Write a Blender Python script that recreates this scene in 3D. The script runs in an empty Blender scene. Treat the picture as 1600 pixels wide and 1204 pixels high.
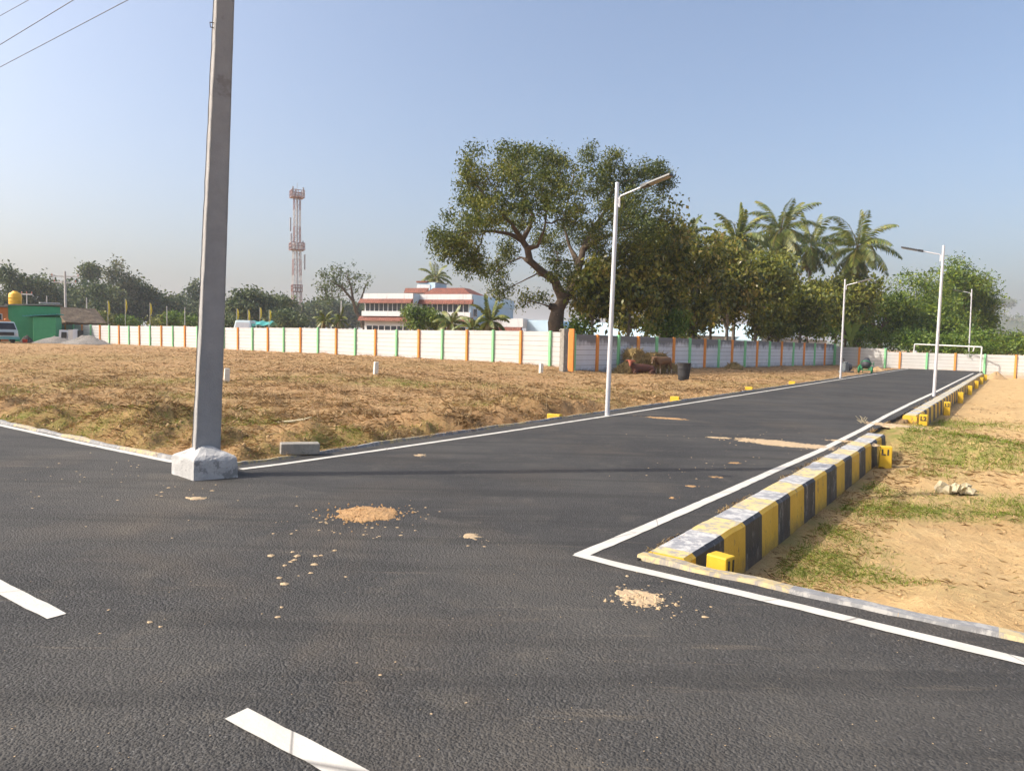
import bpy, math, random
import numpy as np
from mathutils import Vector, Matrix
rad = math.radians
C = bpy.context.scene.collection
SC = bpy.context.scene
rng = np.random.default_rng(7)
random.seed(7)

# ------------------------------------------------------------------ camera
F = 1116.0; PIT = rad(3.64); ROL = rad(1.34); EYE = 1.6
cam = bpy.data.cameras.new('camera'); cam.sensor_width = 36; cam.lens = 36 * F / 1600
cam.clip_start = 0.05; cam.clip_end = 6000
co = bpy.data.objects.new('camera', cam); C.objects.link(co)
co.matrix_world = Matrix.Translation((0, 0, EYE)) @ Matrix.Rotation(math.pi/2 - PIT, 4, 'X') @ Matrix.Rotation(ROL, 4, 'Z')
SC.camera = co
# ------------------------------------------------------------------ light
SUN_EL = rad(40); SUN_AZ = rad(-100)          # azimuth from +Y towards +X
SUN_STRENGTH, SKY_STRENGTH, EXPOSURE = 2.7, 0.142, 0.81
w = bpy.data.worlds.new('World'); SC.world = w; w.use_nodes = True
nt = w.node_tree; bg = nt.nodes['Background']
sky = nt.nodes.new('ShaderNodeTexSky'); sky.sky_type = 'NISHITA'; sky.sun_disc = False
sky.sun_elevation = SUN_EL; sky.sun_rotation = SUN_AZ
sky.air_density = 0.92; sky.dust_density = 5.6; sky.ozone_density = 1.4
nt.links.new(sky.outputs[0], bg.inputs[0]); bg.inputs[1].default_value = SKY_STRENGTH
sl = bpy.data.lights.new('sun', 'SUN'); sl.energy = SUN_STRENGTH; sl.angle = rad(0.5); sl.color = (1, .93, .82)
so = bpy.data.objects.new('sun', sl); C.objects.link(so)
sd = Vector((math.sin(SUN_AZ)*math.cos(SUN_EL), math.cos(SUN_AZ)*math.cos(SUN_EL), math.sin(SUN_EL)))
so.rotation_euler = sd.to_track_quat('Z', 'Y').to_euler()
SC.view_settings.view_transform = 'Standard'; SC.view_settings.look = 'None'
SC.view_settings.exposure = EXPOSURE; SC.view_settings.gamma = 1
SC.render.engine = 'CYCLES'
SC.cycles.max_bounces = 6; SC.cycles.transparent_max_bounces = 8; SC.cycles.volume_bounces = 1
SC.cycles.use_denoising = True

# ------------------------------------------------------------------ photo <-> place
def ray(px, py):
    x, y = (px-800)/F, -(py-602)/F
    x, y = x*math.cos(ROL)-y*math.sin(ROL), x*math.sin(ROL)+y*math.cos(ROL)
    a = math.pi/2-PIT
    return (x, y*math.cos(a)+math.sin(a), y*math.sin(a)-math.cos(a))
def G(px, py, z=0.0):
    d = ray(px, py); t = (z-EYE)/d[2]
    return Vector((d[0]*t, d[1]*t, z))
def D(px, py, Y):
    d = ray(px, py); t = Y/d[1]
    return Vector((d[0]*t, Y, d[2]*t+EYE))
SU, CU = math.sin(rad(35.2)), math.cos(rad(35.2))
def W(u, v, z=0.0): return Vector((u*SU+v*CU, u*CU-v*SU, z))
def UV(x, y): return x*SU+y*CU, x*CU-y*SU
AZ_U = -rad(35.2)                             # rotation about z that turns +Y into the side road

# ------------------------------------------------------------------ noise
def _h(ix, iy, s):
    n = (ix.astype(np.int64)*374761393 + iy.astype(np.int64)*668265263 + s*1442695041) & 0xffffffff
    n = ((n ^ (n >> 13))*1274126177) & 0xffffffff
    return ((n ^ (n >> 16)) & 0xffff)/65535.0
def vnoise(x, y, s=0):
    ix, iy = np.floor(x), np.floor(y); fx, fy = x-ix, y-iy
    fx = fx*fx*(3-2*fx); fy = fy*fy*(3-2*fy)
    a, b, c, d = _h(ix, iy, s), _h(ix+1, iy, s), _h(ix, iy+1, s), _h(ix+1, iy+1, s)
    return (a*(1-fx)+b*fx)*(1-fy)+(c*(1-fx)+d*fx)*fy
def fbm(x, y, scale, octs=4, s=0):
    r = 0; a = .5; f = 1/scale; t = 0
    for i in range(octs):
        r = r + a*(vnoise(x*f+i*17.3, y*f+i*9.1, s+i)-.5)*2; t += a; a *= .5; f *= 2.03
    return r/t
def sm(t):
    t = np.clip(t, 0, 1); return t*t*(3-2*t)

# ------------------------------------------------------------------ terrain height
def H(x, y):
    x = np.asarray(x, float); y = np.asarray(y, float)
    u, v = UV(x, y)
    n1 = fbm(x, y, 1.3, 4, 1); n2 = fbm(x, y, .38, 3, 5); n3 = fbm(x, y, 4.5, 3, 9)
    # left lot
    d = np.minimum(-7.80-v, u-4.95)
    w1 = .3+.7*sm((-v-12)/10)
    lot = -.03+.33*sm(d/20)*w1
    fade = 1-sm((u-13)/9)*sm((v+13)/3)
    rough = fade*np.exp(-np.clip(d-1.0, 0, None)/2.2)
    bank = -.27*np.exp(-((d-.40)/.42)**2)*(.55+.9*np.clip(n1+.35, 0, 1)) + .22*np.exp(-((d-1.75)/.75)**2)*(.5+n1)
    n4 = fbm(x, y, .75, 3, 13)
    lump = rough*(n1*.22+n2*.15)+n2*.035+n1*.02+n3*.03+np.clip(n4-.12, 0, 1)*.12
    left = lot+fade*bank+lump*sm(d/.35)
    left = left-.26*np.exp(-(((x-7.6)/3.6)**2+((y-39.6)/2.6)**2))
    left = np.where(d < .12, np.minimum(left, -.07), left)
    # right lot
    e = v+1.86; m = u-4.93
    r = -.42+.10*sm((e-1.6)/5)*(1-sm((u-15)/12))
    near = sm((e-.35)/1.5)*(1-sm((m-.25)/2.6))
    r = r*(1-near)-.015*near
    ramp = np.exp(-((u-16.72)/1.7)**4)*np.exp(-np.clip(e, 0, None)**2/9)
    r = r*(1-ramp)+.004*ramp
    r = r+(n1*.055+n2*.035+n3*.04)*sm((e-.1)/1.0)*sm(m/.5)*(1-.9*ramp*np.exp(-np.clip(e, 0, None)))
    r = r+(fbm(u*.55, v*1.6, .33, 3, 33)*.030+fbm(x, y, .13, 3, 35)*.016)*sm((e-.1)/.6)*sm(m/.3)
    r = r+.16*np.exp(-((u-13.3)/2.2)**2-((v-.6)/1.6)**2)*(.7+n1)+.10*np.exp(-((u-24)/5)**2-((v-4)/2.5)**2)*(1+2*n1)
    # elsewhere
    far = .12*sm((u-70)/20)+0*u
    far = far*1.0
    out = np.full(x.shape, -.07)
    onroad = (v > -7.86) & (v < -2.02)
    out = np.where((v <= -7.86) & (u > 4.95), left, out)
    out = np.where((v >= -2.02) & (u > 4.95), r, out)
    out = np.where((u > 68) & onroad, -.07+.1*sm((u-68)/6), out)
    out = np.where(u < -1.6, -.05+n1*.03, out)
    return out
def Hs(x, y): return float(H(np.array([x]), np.array([y]))[0])
def GH(px, py):
    z = 0
    for i in range(12): p = G(px, py, z); z = .5*z+.5*Hs(p.x, p.y)
    p = G(px, py, z); return Vector((p.x, p.y, Hs(p.x, p.y)))

# ------------------------------------------------------------------ materials
MATS = {}
def base_mat(name):
    m = bpy.data.materials.new(name); m.use_nodes = True; MATS[name] = m
    return m, m.node_tree, m.node_tree.nodes['Principled BSDF']
def node(nt, t, **kw):
    n = nt.nodes.new(t)
    for k, v in kw.items():
        if k.startswith('i_'): n.inputs[k[2:].replace('_', ' ')].default_value = v
        else: setattr(n, k, v)
    return n
def coord(nt): return node(nt, 'ShaderNodeTexCoord').outputs['Object']
def noise(nt, vec, scale, detail=4, rough=.6, dist=0):
    n = node(nt, 'ShaderNodeTexNoise'); n.inputs['Scale'].default_value = scale; n.inputs['Detail'].default_value = detail
    n.inputs['Roughness'].default_value = rough; n.inputs['Distortion'].default_value = dist
    nt.links.new(vec, n.inputs['Vector']); return n.outputs['Fac']
def ramp(nt, fac, stops):
    n = node(nt, 'ShaderNodeValToRGB'); cr = n.color_ramp
    while len(cr.elements) < len(stops): cr.elements.new(.5)
    for e, (p, c) in zip(cr.elements, stops):
        e.position = p; e.color = (*c, 1) if len(c) == 3 else c
    nt.links.new(fac, n.inputs[0]); return n.outputs[0]
def mix(nt, fac, a, b, mode='MIX'):
    n = node(nt, 'ShaderNodeMix', data_type='RGBA', blend_type=mode)
    for i, s in ((0, fac), (6, a), (7, b)):
        if hasattr(s, 'is_linked') or hasattr(s, 'node'): nt.links.new(s, n.inputs[i])
        elif i == 0: n.inputs[0].default_value = s
        else: n.inputs[i].default_value = (*s, 1)
    return n.outputs[2]
def math_(nt, op, a, b=None, c=None, clamp=False):
    n = node(nt, 'ShaderNodeMath', operation=op, use_clamp=clamp)
    for i, s in enumerate((a, b, c)):
        if s is None: continue
        if hasattr(s, 'node'): nt.links.new(s, n.inputs[i])
        else: n.inputs[i].default_value = s
    return n.outputs[0]
def bump(nt, bsdf, h, strength=.3, dist=.02):
    b = node(nt, 'ShaderNodeBump'); b.inputs['Strength'].default_value = strength; b.inputs['Distance'].default_value = dist
    nt.links.new(h, b.inputs['Height']); nt.links.new(b.outputs[0], bsdf.inputs['Normal'])
def mapping(nt, vec, scale=(1, 1, 1), rot=(0, 0, 0)):
    n = node(nt, 'ShaderNodeMapping'); n.inputs['Scale'].default_value = scale; n.inputs['Rotation'].default_value = rot
    nt.links.new(vec, n.inputs['Vector']); return n.outputs[0]
def worn(name, c1, c2, scale=3, rough=.8, bs=.25, bd=.01, c3=None, s3=1.2, t3=.62, bscale=40, metal=0):
    """paint or stone of two close tones, an optional third colour in blotches, and a fine bump"""
    m, nt, b = base_mat(name); vec = coord(nt)
    n = noise(nt, vec, scale, 6, .65)
    col = ramp(nt, n, [(.3, c1), (.7, c2)])
    if c3:
        k = ramp(nt, noise(nt, vec, s3, 8, .72), [(t3, (0, 0, 0)), (t3+.06, (1, 1, 1))])
        col = mix(nt, k, col, c3)
    nt.links.new(col, b.inputs['Base Color']); b.inputs['Roughness'].default_value = rough; b.inputs['Metallic'].default_value = metal
    bump(nt, b, noise(nt, vec, bscale, 4, .6), bs, bd)
    return m
def leafmat(name, cols, trans=.25, rough=.55, nscale=.35):
    """cols: dark..light ramp picked per leaf and per clump"""
    m, nt, b = base_mat(name)
    g = node(nt, 'ShaderNodeNewGeometry'); n = noise(nt, coord(nt), nscale, 2, .5)
    f = math_(nt, 'ADD', math_(nt, 'MULTIPLY', g.outputs['Random Per Island'], .62), math_(nt, 'MULTIPLY_ADD', n, .9, -.26))
    k = len(cols)
    col = ramp(nt, f, [(.08+.84*i/(k-1), c) for i, c in enumerate(cols)])
    nt.links.new(col, b.inputs['Base Color']); b.inputs['Roughness'].default_value = rough
    b.inputs['Specular IOR Level'].default_value = .5
    t = node(nt, 'ShaderNodeBsdfTranslucent'); nt.links.new(col, t.inputs[0])
    mx = node(nt, 'ShaderNodeMixShader'); mx.inputs[0].default_value = trans
    nt.links.new(b.outputs[0], mx.inputs[1]); nt.links.new(t.outputs[0], mx.inputs[2])
    nt.links.new(mx.outputs[0], nt.nodes['Material Output'].inputs[0])
    return m

def asphalt(name, base, dusty, scale=1.0, grain=1.0, tr=0):
    m, nt, b = base_mat(name); vec = coord(nt)
    big = noise(nt, vec, .35, 5, .6); mid = noise(nt, vec, 2.2, 5, .65)
    v = node(nt, 'ShaderNodeTexVoronoi'); v.inputs['Scale'].default_value = 95*scale; nt.links.new(vec, v.inputs['Vector'])
    v2 = node(nt, 'ShaderNodeTexVoronoi'); v2.inputs['Scale'].default_value = 62*scale; nt.links.new(vec, v2.inputs['Vector'])
    stone = math_(nt, 'ADD', v.outputs['Color'], 0)
    col = ramp(nt, stone, [(0, tuple(k*.50 for k in base)), (.60, base), (.90, tuple(k*1.7 for k in base)), (1, tuple(k*3.4 for k in base))])
    col = mix(nt, ramp(nt, big, [(.40, (0, 0, 0)), (.64, (.72, .72, .72))]), col, dusty)
    brown = noise(nt, vec, .55, 5, .62, .6)
    col = mix(nt, ramp(nt, brown, [(.50, (0, 0, 0)), (.68, (.50, .50, .50))]), col, (dusty[0]*1.12, dusty[1]*.98, dusty[2]*.84))
    col = mix(nt, ramp(nt, mid, [(.56, (0, 0, 0)), (.80, (.45, .45, .45))]), col, (dusty[0]*1.7, dusty[1]*1.6, dusty[2]*1.4))
    # wheel tracks and faint drag marks along the road, dust trails across it
    st = noise(nt, mapping(nt, vec, (.22, 2.6, 1), (0, 0, rad(tr))), 1.3, 4, .6)
    col = mix(nt, ramp(nt, st, [(.50, (0, 0, 0)), (.64, (.50, .50, .50))]), col, tuple(k*.62 for k in base))
    st2 = noise(nt, mapping(nt, vec, (.5, 5.5, 1), (0, 0, rad(6))), 1.5, 6, .7)
    col = mix(nt, ramp(nt, st2, [(.60, (0, 0, 0)), (.72, (.38, .38, .38))]), col, (dusty[0]*2.3, dusty[1]*2.05, dusty[2]*1.7))
    nt.links.new(col, b.inputs['Base Color']); b.inputs['Roughness'].default_value = .86; b.inputs['Specular IOR Level'].default_value = .3
    h = math_(nt, 'ADD', math_(nt, 'MULTIPLY', v.outputs['Distance'], -.8), math_(nt, 'MULTIPLY', v2.outputs['Distance'], -1.1))
    h = math_(nt, 'ADD', h, math_(nt, 'MULTIPLY', noise(nt, vec, 36, 4, .7), .9))
    bump(nt, b, h, .62*grain, .011)
    return m
asphalt('asphalt_main', (.043, .042, .041), (.088, .082, .073), tr=35.2)
asphalt('asphalt_side', (.038, .0372, .0368), (.074, .0705, .065), 1.25, .8, -54.8)

def paint_line():
    m, nt, b = base_mat('road_paint'); vec = coord(nt)
    wearn = noise(nt, vec, 26, 7, .72); crack = node(nt, 'ShaderNodeTexVoronoi', feature='DISTANCE_TO_EDGE'); crack.inputs['Scale'].default_value = .62
    nt.links.new(mapping(nt, vec, (1, 1, 1)), crack.inputs['Vector'])
    col = ramp(nt, noise(nt, vec, 5, 5, .6), [(.3, (.48, .46, .41)), (.7, (.60, .575, .52))])
    col = mix(nt, ramp(nt, wearn, [(.66, (0, 0, 0)), (.74, (.8, .8, .8))]), col, (.17, .16, .15))
    col = mix(nt, ramp(nt, crack.outputs['Distance'], [(0, (.8, .8, .8)), (.004, (0, 0, 0))]), col, (.10, .09, .085))
    nt.links.new(col, b.inputs['Base Color']); b.inputs['Roughness'].default_value = .7
    bump(nt, b, noise(nt, vec, 60, 4, .7), .4, .008)
paint_line()

def ground_mat():
    m, nt, b = base_mat('soil'); vec = coord(nt)
    at = lambda n: node(nt, 'ShaderNodeAttribute', attribute_name=n).outputs['Fac']
    a, bb, c = noise(nt, vec, .55, 6, .65), noise(nt, vec, 4.2, 7, .72), noise(nt, vec, 26, 6, .75)
    straw = noise(nt, mapping(nt, vec, (7, 1.3, 1), (0, 0, .5)), 2.4, 6, .7, 1.2)
    col = ramp(nt, bb, [(.26, (.21, .126, .062)), (.45, (.35, .222, .112)), (.60, (.455, .305, .16)), (.78, (.56, .40, .22))])
    col = mix(nt, ramp(nt, straw, [(.5, (0, 0, 0)), (.68, (.75, .75, .75))]), col, (.50, .36, .19))
    rows = noise(nt, mapping(nt, vec, (.16, 1.0, 1), (0, 0, rad(-54.8))), .55, 6, .68)
    col = mix(nt, ramp(nt, rows, [(.49, (0, 0, 0)), (.62, (.48, .48, .48))]), col, (.24, .15, .075))
    col = mix(nt, ramp(nt, a, [(.40, (0, 0, 0)), (.66, (.45, .45, .45))]), col, (.42, .235, .115))
    col = mix(nt, ramp(nt, c, [(.52, (0, 0, 0)), (.64, (.7, .7, .7))]), col, (.15, .085, .038))
    # bare red bank soil
    red = ramp(nt, c, [(.35, (.20, .105, .045)), (.65, (.36, .21, .095))])
    col = mix(nt, math_(nt, 'MULTIPLY', at('bare'), ramp(nt, bb, [(.35, (.3, .3, .3)), (.55, (1, 1, 1))])), col, red)
    # sand of the right lot
    sand = ramp(nt, bb, [(.25, (.46, .305, .145)), (.5, (.555, .38, .187)), (.75, (.63, .455, .24))])
    sand = mix(nt, ramp(nt, c, [(.55, (0, 0, 0)), (.67, (.55, .55, .55))]), sand, (.30, .185, .082))
    sand = mix(nt, ramp(nt, a, [(.5, (0, 0, 0)), (.66, (.5, .5, .5))]), sand, (.42, .26, .115))
    col = mix(nt, at('sandy'), col, sand)
    # greens showing through
    gn = ramp(nt, c, [(.3, (.11, .15, .028)), (.7, (.24, .27, .06))])
    gm = math_(nt, 'MULTIPLY', at('green'), ramp(nt, bb, [(.34, (0, 0, 0)), (.56, (1, 1, 1))]), clamp=True)
    col = mix(nt, math_(nt, 'MULTIPLY', gm, .8), col, gn)
    col = mix(nt, at('dark'), col, (.10, .065, .036))
    nt.links.new(col, b.inputs['Base Color']); b.inputs['Roughness'].default_value = .95; b.inputs['Specular IOR Level'].default_value = .1
    h = math_(nt, 'ADD', math_(nt, 'MULTIPLY', bb, 1.6), math_(nt, 'ADD', math_(nt, 'MULTIPLY', c, .6), math_(nt, 'MULTIPLY', straw, .8)))
    bump(nt, b, h, .75, .07)
ground_mat()

# ------------------------------------------------------------------ mesh helpers
class MB:
    def __init__(s): s.v = []; s.f = []; s.m = []; s.mi = 0; s.smooth = []
    def add(s, vs, fs, smooth=False):
        o = len(s.v); s.v += [tuple(p) for p in vs]; s.f += [tuple(i+o for i in f) for f in fs]
        s.m += [s.mi]*len(fs); s.smooth += [smooth]*len(fs)
    def hexa(s, p):           # 8 corners: 4 bottom, 4 top, both counter-clockwise from above
        s.add(p, [(3, 2, 1, 0), (4, 5, 6, 7), (0, 1, 5, 4), (1, 2, 6, 5), (2, 3, 7, 6), (3, 0, 4, 7)])
    def box(s, c, d, rz=0, tilt=None):
        x, y, z = [k/2 for k in d]; M = Matrix.Rotation(rz, 3, 'Z')
        if tilt: M = M @ tilt
        q = [(-x, -y, -z), (x, -y, -z), (x, y, -z), (-x, y, -z), (-x, -y, z), (x, -y, z), (x, y, z), (-x, y, z)]
        s.hexa([Vector(c)+M @ Vector(k) for k in q])
    def bar(s, a, b, w, h=None, up=(0, 0, 1)):
        a, b = Vector(a), Vector(b); h = h or w; d = (b-a).normalized(); up = Vector(up)
        x = d.cross(up); x = x.normalized() if x.length > 1e-4 else Vector((1, 0, 0)); y = x.cross(d)
        q = [(-1, -1), (1, -1), (1, 1), (-1, 1)]
        s.add([a+x*i*w/2+y*j*h/2 for i, j in q]+[b+x*i*w/2+y*j*h/2 for i, j in q],
              [(3, 2, 1, 0), (4, 5, 6, 7), (0, 1, 5, 4), (1, 2, 6, 5), (2, 3, 7, 6), (3, 0, 4, 7)])
    def tube(s, pts, rs, n=8, cap=True, smooth=True):
        pts = [Vector(p) for p in pts]
        if not hasattr(rs, '__len__'): rs = [rs]*len(pts)
        vs = []; fs = []; x = None
        for i, p in enumerate(pts):
            d = (pts[min(i+1, len(pts)-1)]-pts[max(i-1, 0)]).normalized()
            if x is None:
                x = d.orthogonal().normalized()
            x = (x-d*x.dot(d)).normalized(); y = d.cross(x)
            for k in range(n):
                a = 2*math.pi*k/n; vs.append(p+(x*math.cos(a)+y*math.sin(a))*rs[i])
        for i in range(len(pts)-1):
            for k in range(n):
                fs.append((i*n+k, i*n+(k+1) % n, (i+1)*n+(k+1) % n, (i+1)*n+k))
        s.add(vs, fs, smooth)
        if cap:
            s.add([vs[k] for k in range(n)], [tuple(range(n-1, -1, -1))]); o = (len(pts)-1)*n
            s.add([vs[o+k] for k in range(n)], [tuple(range(n))])
    def lathe(s, c, prof, n=20, axis='Z', smooth=True, M=None):
        c = Vector(c); vs = []; fs = []
        for r, z in prof:
            for k in range(n):
                a = 2*math.pi*k/n; p = Vector((r*math.cos(a), r*math.sin(a), z))
                if M: p = M @ p
                vs.append(c+p)
        for i in range(len(prof)-1):
            for k in range(n): fs.append((i*n+k, i*n+(k+1) % n, (i+1)*n+(k+1) % n, (i+1)*n+k))
        s.add(vs, fs, smooth); o = (len(prof)-1)*n
        s.add([vs[k] for k in range(n)], [tuple(range(n-1, -1, -1))]); s.add([vs[o+k] for k in range(n)], [tuple(range(n))])
    def build(s, name, mats, parent=None, bevel=0, seg=1):
        me = bpy.data.meshes.new(name); me.from_pydata(s.v, [], s.f)
        if not isinstance(mats, (list, tuple)): mats = [mats]
        for k in mats: me.materials.append(MATS[k])
        me.polygons.foreach_set('material_index', s.m); me.polygons.foreach_set('use_smooth', s.smooth)
        me.update(); o = bpy.data.objects.new(name, me); C.objects.link(o)
        if parent: o.parent = parent
        if bevel:
            b = o.modifiers.new('bevel', 'BEVEL'); b.width = bevel; b.segments = seg; b.limit_method = 'ANGLE'; b.angle_limit = rad(40)
        return o
def mesh_np(name, verts, quads, mats, parent=None, midx=None, smooth=False):
    me = bpy.data.meshes.new(name); nv, nq = len(verts), len(quads); k = quads.shape[1]
    me.vertices.add(nv); me.vertices.foreach_set('co', np.ascontiguousarray(verts, dtype=np.float32).ravel())
    me.loops.add(nq*k); me.loops.foreach_set('vertex_index', np.ascontiguousarray(quads, dtype=np.int32).ravel())
    me.polygons.add(nq); me.polygons.foreach_set('loop_start', np.arange(0, nq*k, k, dtype=np.int32))
    if not isinstance(mats, (list, tuple)): mats = [mats]
    for m in mats: me.materials.append(MATS[m])
    if midx is not None: me.polygons.foreach_set('material_index', np.asarray(midx, np.int32))
    if smooth: me.polygons.foreach_set('use_smooth', np.ones(nq, bool))
    me.update(calc_edges=True)
    o = bpy.data.objects.new(name, me); C.objects.link(o)
    if parent: o.parent = parent
    return o
def tag(o, label=None, cat=None, group=None, kind=None):
    if label: o['label'] = label
    if cat: o['category'] = cat
    if group: o['group'] = group
    if kind: o['kind'] = kind
    return o
def thing(name, label, cat, loc=(0, 0, 0), rz=0, group=None):
    o = bpy.data.objects.new(name, None); C.objects.link(o); o.location = loc; o.rotation_euler = (0, 0, rz)
    o.empty_display_size = .2
    return tag(o, label, cat, group)
def copy_tree(o, parent=None):
    c = o.copy(); C.objects.link(c)
    if parent: c.parent = parent
    for ch in list(o.children): copy_tree(ch, c)
    return c

# ================================================================== SETTING
# ---- ground: one polar sheet, dense where the photo looks
def build_ground():
    th = np.concatenate([np.arange(-180, -50, 4.0), np.arange(-50, 50, .23), np.arange(50, 180, 4.0)])
    rr = np.concatenate([[.25, .6, 1.0, 1.6], np.geomspace(2.2, 2600, 600)])
    R_, T_ = np.meshgrid(rr, np.radians(th), indexing='ij')
    X, Y = (R_*np.sin(T_)).ravel(), (R_*np.cos(T_)).ravel(); Z = H(X, Y)
    nr, nth = len(rr), len(th); i, j = np.meshgrid(np.arange(nr-1), np.arange(nth), indexing='ij'); j2 = (j+1) % nth
    q = np.stack([i*nth+j, i*nth+j2, (i+1)*nth+j2, (i+1)*nth+j], -1).reshape(-1, 4)[:, ::-1]
    o = mesh_np('ground', np.stack([X, Y, Z], 1), q, 'soil', smooth=True); tag(o, kind='structure')
    me = o.data; u, v = UV(X, Y)
    def attr(n, val):
        a = me.attributes.new(n, 'FLOAT', 'POINT'); a.data.foreach_set('value', np.clip(val, 0, 1).astype(np.float32))
    attr('sandy', sm((v+2.1)/.3)*(u > 4)*1.0)
    attr('green', GREEN(X, Y)); 
    d = np.minimum(-7.8-v, u-4.95)
    attr('bare', np.where((v < -7.8) & (u > 4.9), .5*np.exp(-((d-1.0)/1.0)**2)*(1-sm((u-13)/8)*sm((v+13)/3)), 0))
    # soil darkened unevenly in a wide oval round the cattle and hay
    cx, cy = 7.6, 40.0
    attr('dark', .55*np.exp(-(((X-cx)/9)**2+((Y-cy-1.5)/2.0)**2))*(fbm(X, Y, 1.5, 3, 3)*.5+.6))
    return o
GP = []   # green patches: x, y, radius along u-right, radius
def gpatch(px, py, rx, ry, s=1.0):
    p = GH(px, py); GP.append((p.x, p.y, rx, ry, s))
for a in [(1290, 870, .35, .7), (1315, 838, .3, .5), (1270, 905, .25, .3), (1440, 676, .9, 1.2), (1500, 690, 1.2, .8), (1560, 695, 1.6, .7), (1480, 660, 1.5, .9), (1600, 700, 1.6, .6),
          (1560, 792, .9, .35), (1420, 797, .7, .25), (1380, 800, .5, .2), (1450, 740, .5, .4, .6), (1510, 800, .5, .2, .6), (1360, 760, .3, .5, .8), (1330, 800, .25, .4, .8), (1460, 775, .6, .2, .6),
          (45, 642, .9, .5), (10, 610, 1.2, .9, .8), (90, 668, .9, .4), (140, 676, .9, .4, .9), (230, 680, .9, .35, .8), (60, 560, 6, 3, .55), (250, 596, 3, .9, .7), (120, 602, 2.6, .7, .7), (380, 690, .8, .35),
          (360, 660, 1.1, .7), (430, 660, .9, .5, .8), (520, 695, .9, .3), (470, 706, .7, .25), (560, 690, .8, .3), (700, 668, .9, .3, .9), (755, 676, .5, .25), (640, 600, 3.8, .9, .8), (560, 592, 3.5, .8, .7),
          (720, 602, 2.8, .7, .7), (770, 630, 1.6, .5, .6), (880, 622, 2.8, .6, .6), (300, 620, 2, .8, .5), (180, 640, 1.4, .6, .6), (260, 655, 1.2, .5, .7), (950, 610, 3.0, 1.0, .5), (480, 592, 3, .8, .6),
          (350, 640, 1.2, .6, .6), (1150, 600, 4, 1.2, .45), (1260, 590, 4, 1.5, .5), (650, 570, 8, 2, .3), (60, 580, 5, 2, .4)]:
    gpatch(*a)
def GREEN(x, y):
    out = np.zeros_like(x)
    for px, py, rx, ry, s in GP:
        # patches are longer across the view than along it
        out = np.maximum(out, s*np.exp(-(((x-px)/rx)**2+((y-py)/(ry*1.9))**2)))
    n = fbm(x, y, .7, 3, 21)
    return np.clip(out*(1.0+.9*n)*np.where(UV(x, y)[1] < -7, .62, 1.0), 0, 1)
ground = build_ground()

def slab(name, pts, z0, z1, mat):
    b = MB(); n = len(pts)
    b.add([(p.x, p.y, z1) for p in pts]+[(p.x, p.y, z0) for p in pts], [tuple(range(n))]+[(i+n, (i+1) % n+n, (i+1) % n, i) for i in range(n)])
    return b.build(name, mat)
def wavy(f, a, b, step, amp, seed):
    """points along an edge with small irregular waves: f(t, off)"""
    ts = np.arange(a, b, step) if b > a else np.arange(a, b, -step)
    return [f(t, amp*float(fbm(np.array([t]), np.array([seed*7.7]), .35, 3, seed)[0])) for t in ts]
# main road runs along v, side road along u
pts = [W(-1.5, -190), W(-1.5, 60)] + [W(4.80, 60)] + wavy(lambda t, o: W(4.78+o, t), 8, -2.25, .09, .03, 3) + [W(4.79, -2.22), W(4.79, -7.62)] + wavy(lambda t, o: W(4.80+o, t), -7.7, -24, .09, .035, 4) + [W(4.8, -190)]
tag(slab('main_road', pts, -.12, 0, 'asphalt_main'), kind='structure')
pts = wavy(lambda t, o: W(t, -2.23+o), 4.83, 24, .08, .035, 5) + wavy(lambda t, o: W(t, -2.2+o), 24, 67, .25, .03, 6) + [W(67, -2.2), W(67, -7.6)] + wavy(lambda t, o: W(t, -7.62+o), 67, 24, .25, .03, 7) + wavy(lambda t, o: W(t, -7.64+o), 24, 4.83, .08, .03, 8) + [W(4.793, -7.62), W(4.793, -2.22)]
tag(slab('side_road', pts, -.12, -.001, 'asphalt_side'), kind='structure')

def strip(name, line, wd, z=.004, seed=1):
    """painted line following world points, edges a little ragged"""
    ps = []
    for a, b in zip(line[:-1], line[1:]):
        n = max(1, int((b-a).length/.12))
        if (b-a).length > 30: n = max(1, int((b-a).length/.6))
        ps += [a.lerp(b, i/n) for i in range(n)]
    ps.append(line[-1]); vs = []
    r2 = random.Random(seed)
    for i, p in enumerate(ps):
        d = (ps[min(i+1, len(ps)-1)]-ps[max(i-1, 0)]).normalized(); nrm = Vector((-d.y, d.x, 0))
        vs += [p+nrm*(wd/2+r2.uniform(-.004, .004))+Vector((0, 0, z)), p-nrm*(wd/2+r2.uniform(-.004, .004))+Vector((0, 0, z))]
    b = MB(); b.add(vs, [(2*i, 2*i+1, 2*i+3, 2*i+2) for i in range(len(ps)-1)])
    return tag(b.build(name, 'road_paint'), kind='structure')
P2 = lambda l: [Vector((*G(*p).xy, 0)) for p in l]
strip('edge_line', [W(4.66, -190), W(4.70, -60), W(4.74, -20)]+P2([(0, 664), (130, 692.5), (265, 720.5), (272, 722)]), .105, .004, 1)
strip('edge_line', P2([(376, 733), (440, 725)])+[W(7.0, -7.30), W(10, -7.22), W(14, -7.19), W(25, -7.2), W(45, -7.25), W(66.6, -7.25)], .10, .004, 2)
rl = P2([(905, 868), (975, 839), (1134, 769.5), (1215, 733), (1280, 704.6), (1348, 670.5)])
strip('edge_line', rl+[W(19, -2.48), W(24, -2.50), W(31, -2.47), W(45, -2.5), W(60.5, -2.5)], .11, .004, 3)
strip('edge_line', [rl[0]+Vector((-.02, .03, 0))]+P2([(980, 886.5), (1100, 914), (1250, 949), (1350, 973.5), (1600, 1034)])+[W(4.55, 1.5), W(4.5, 8), W(4.5, 60)], .105, .0055, 4)
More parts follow.
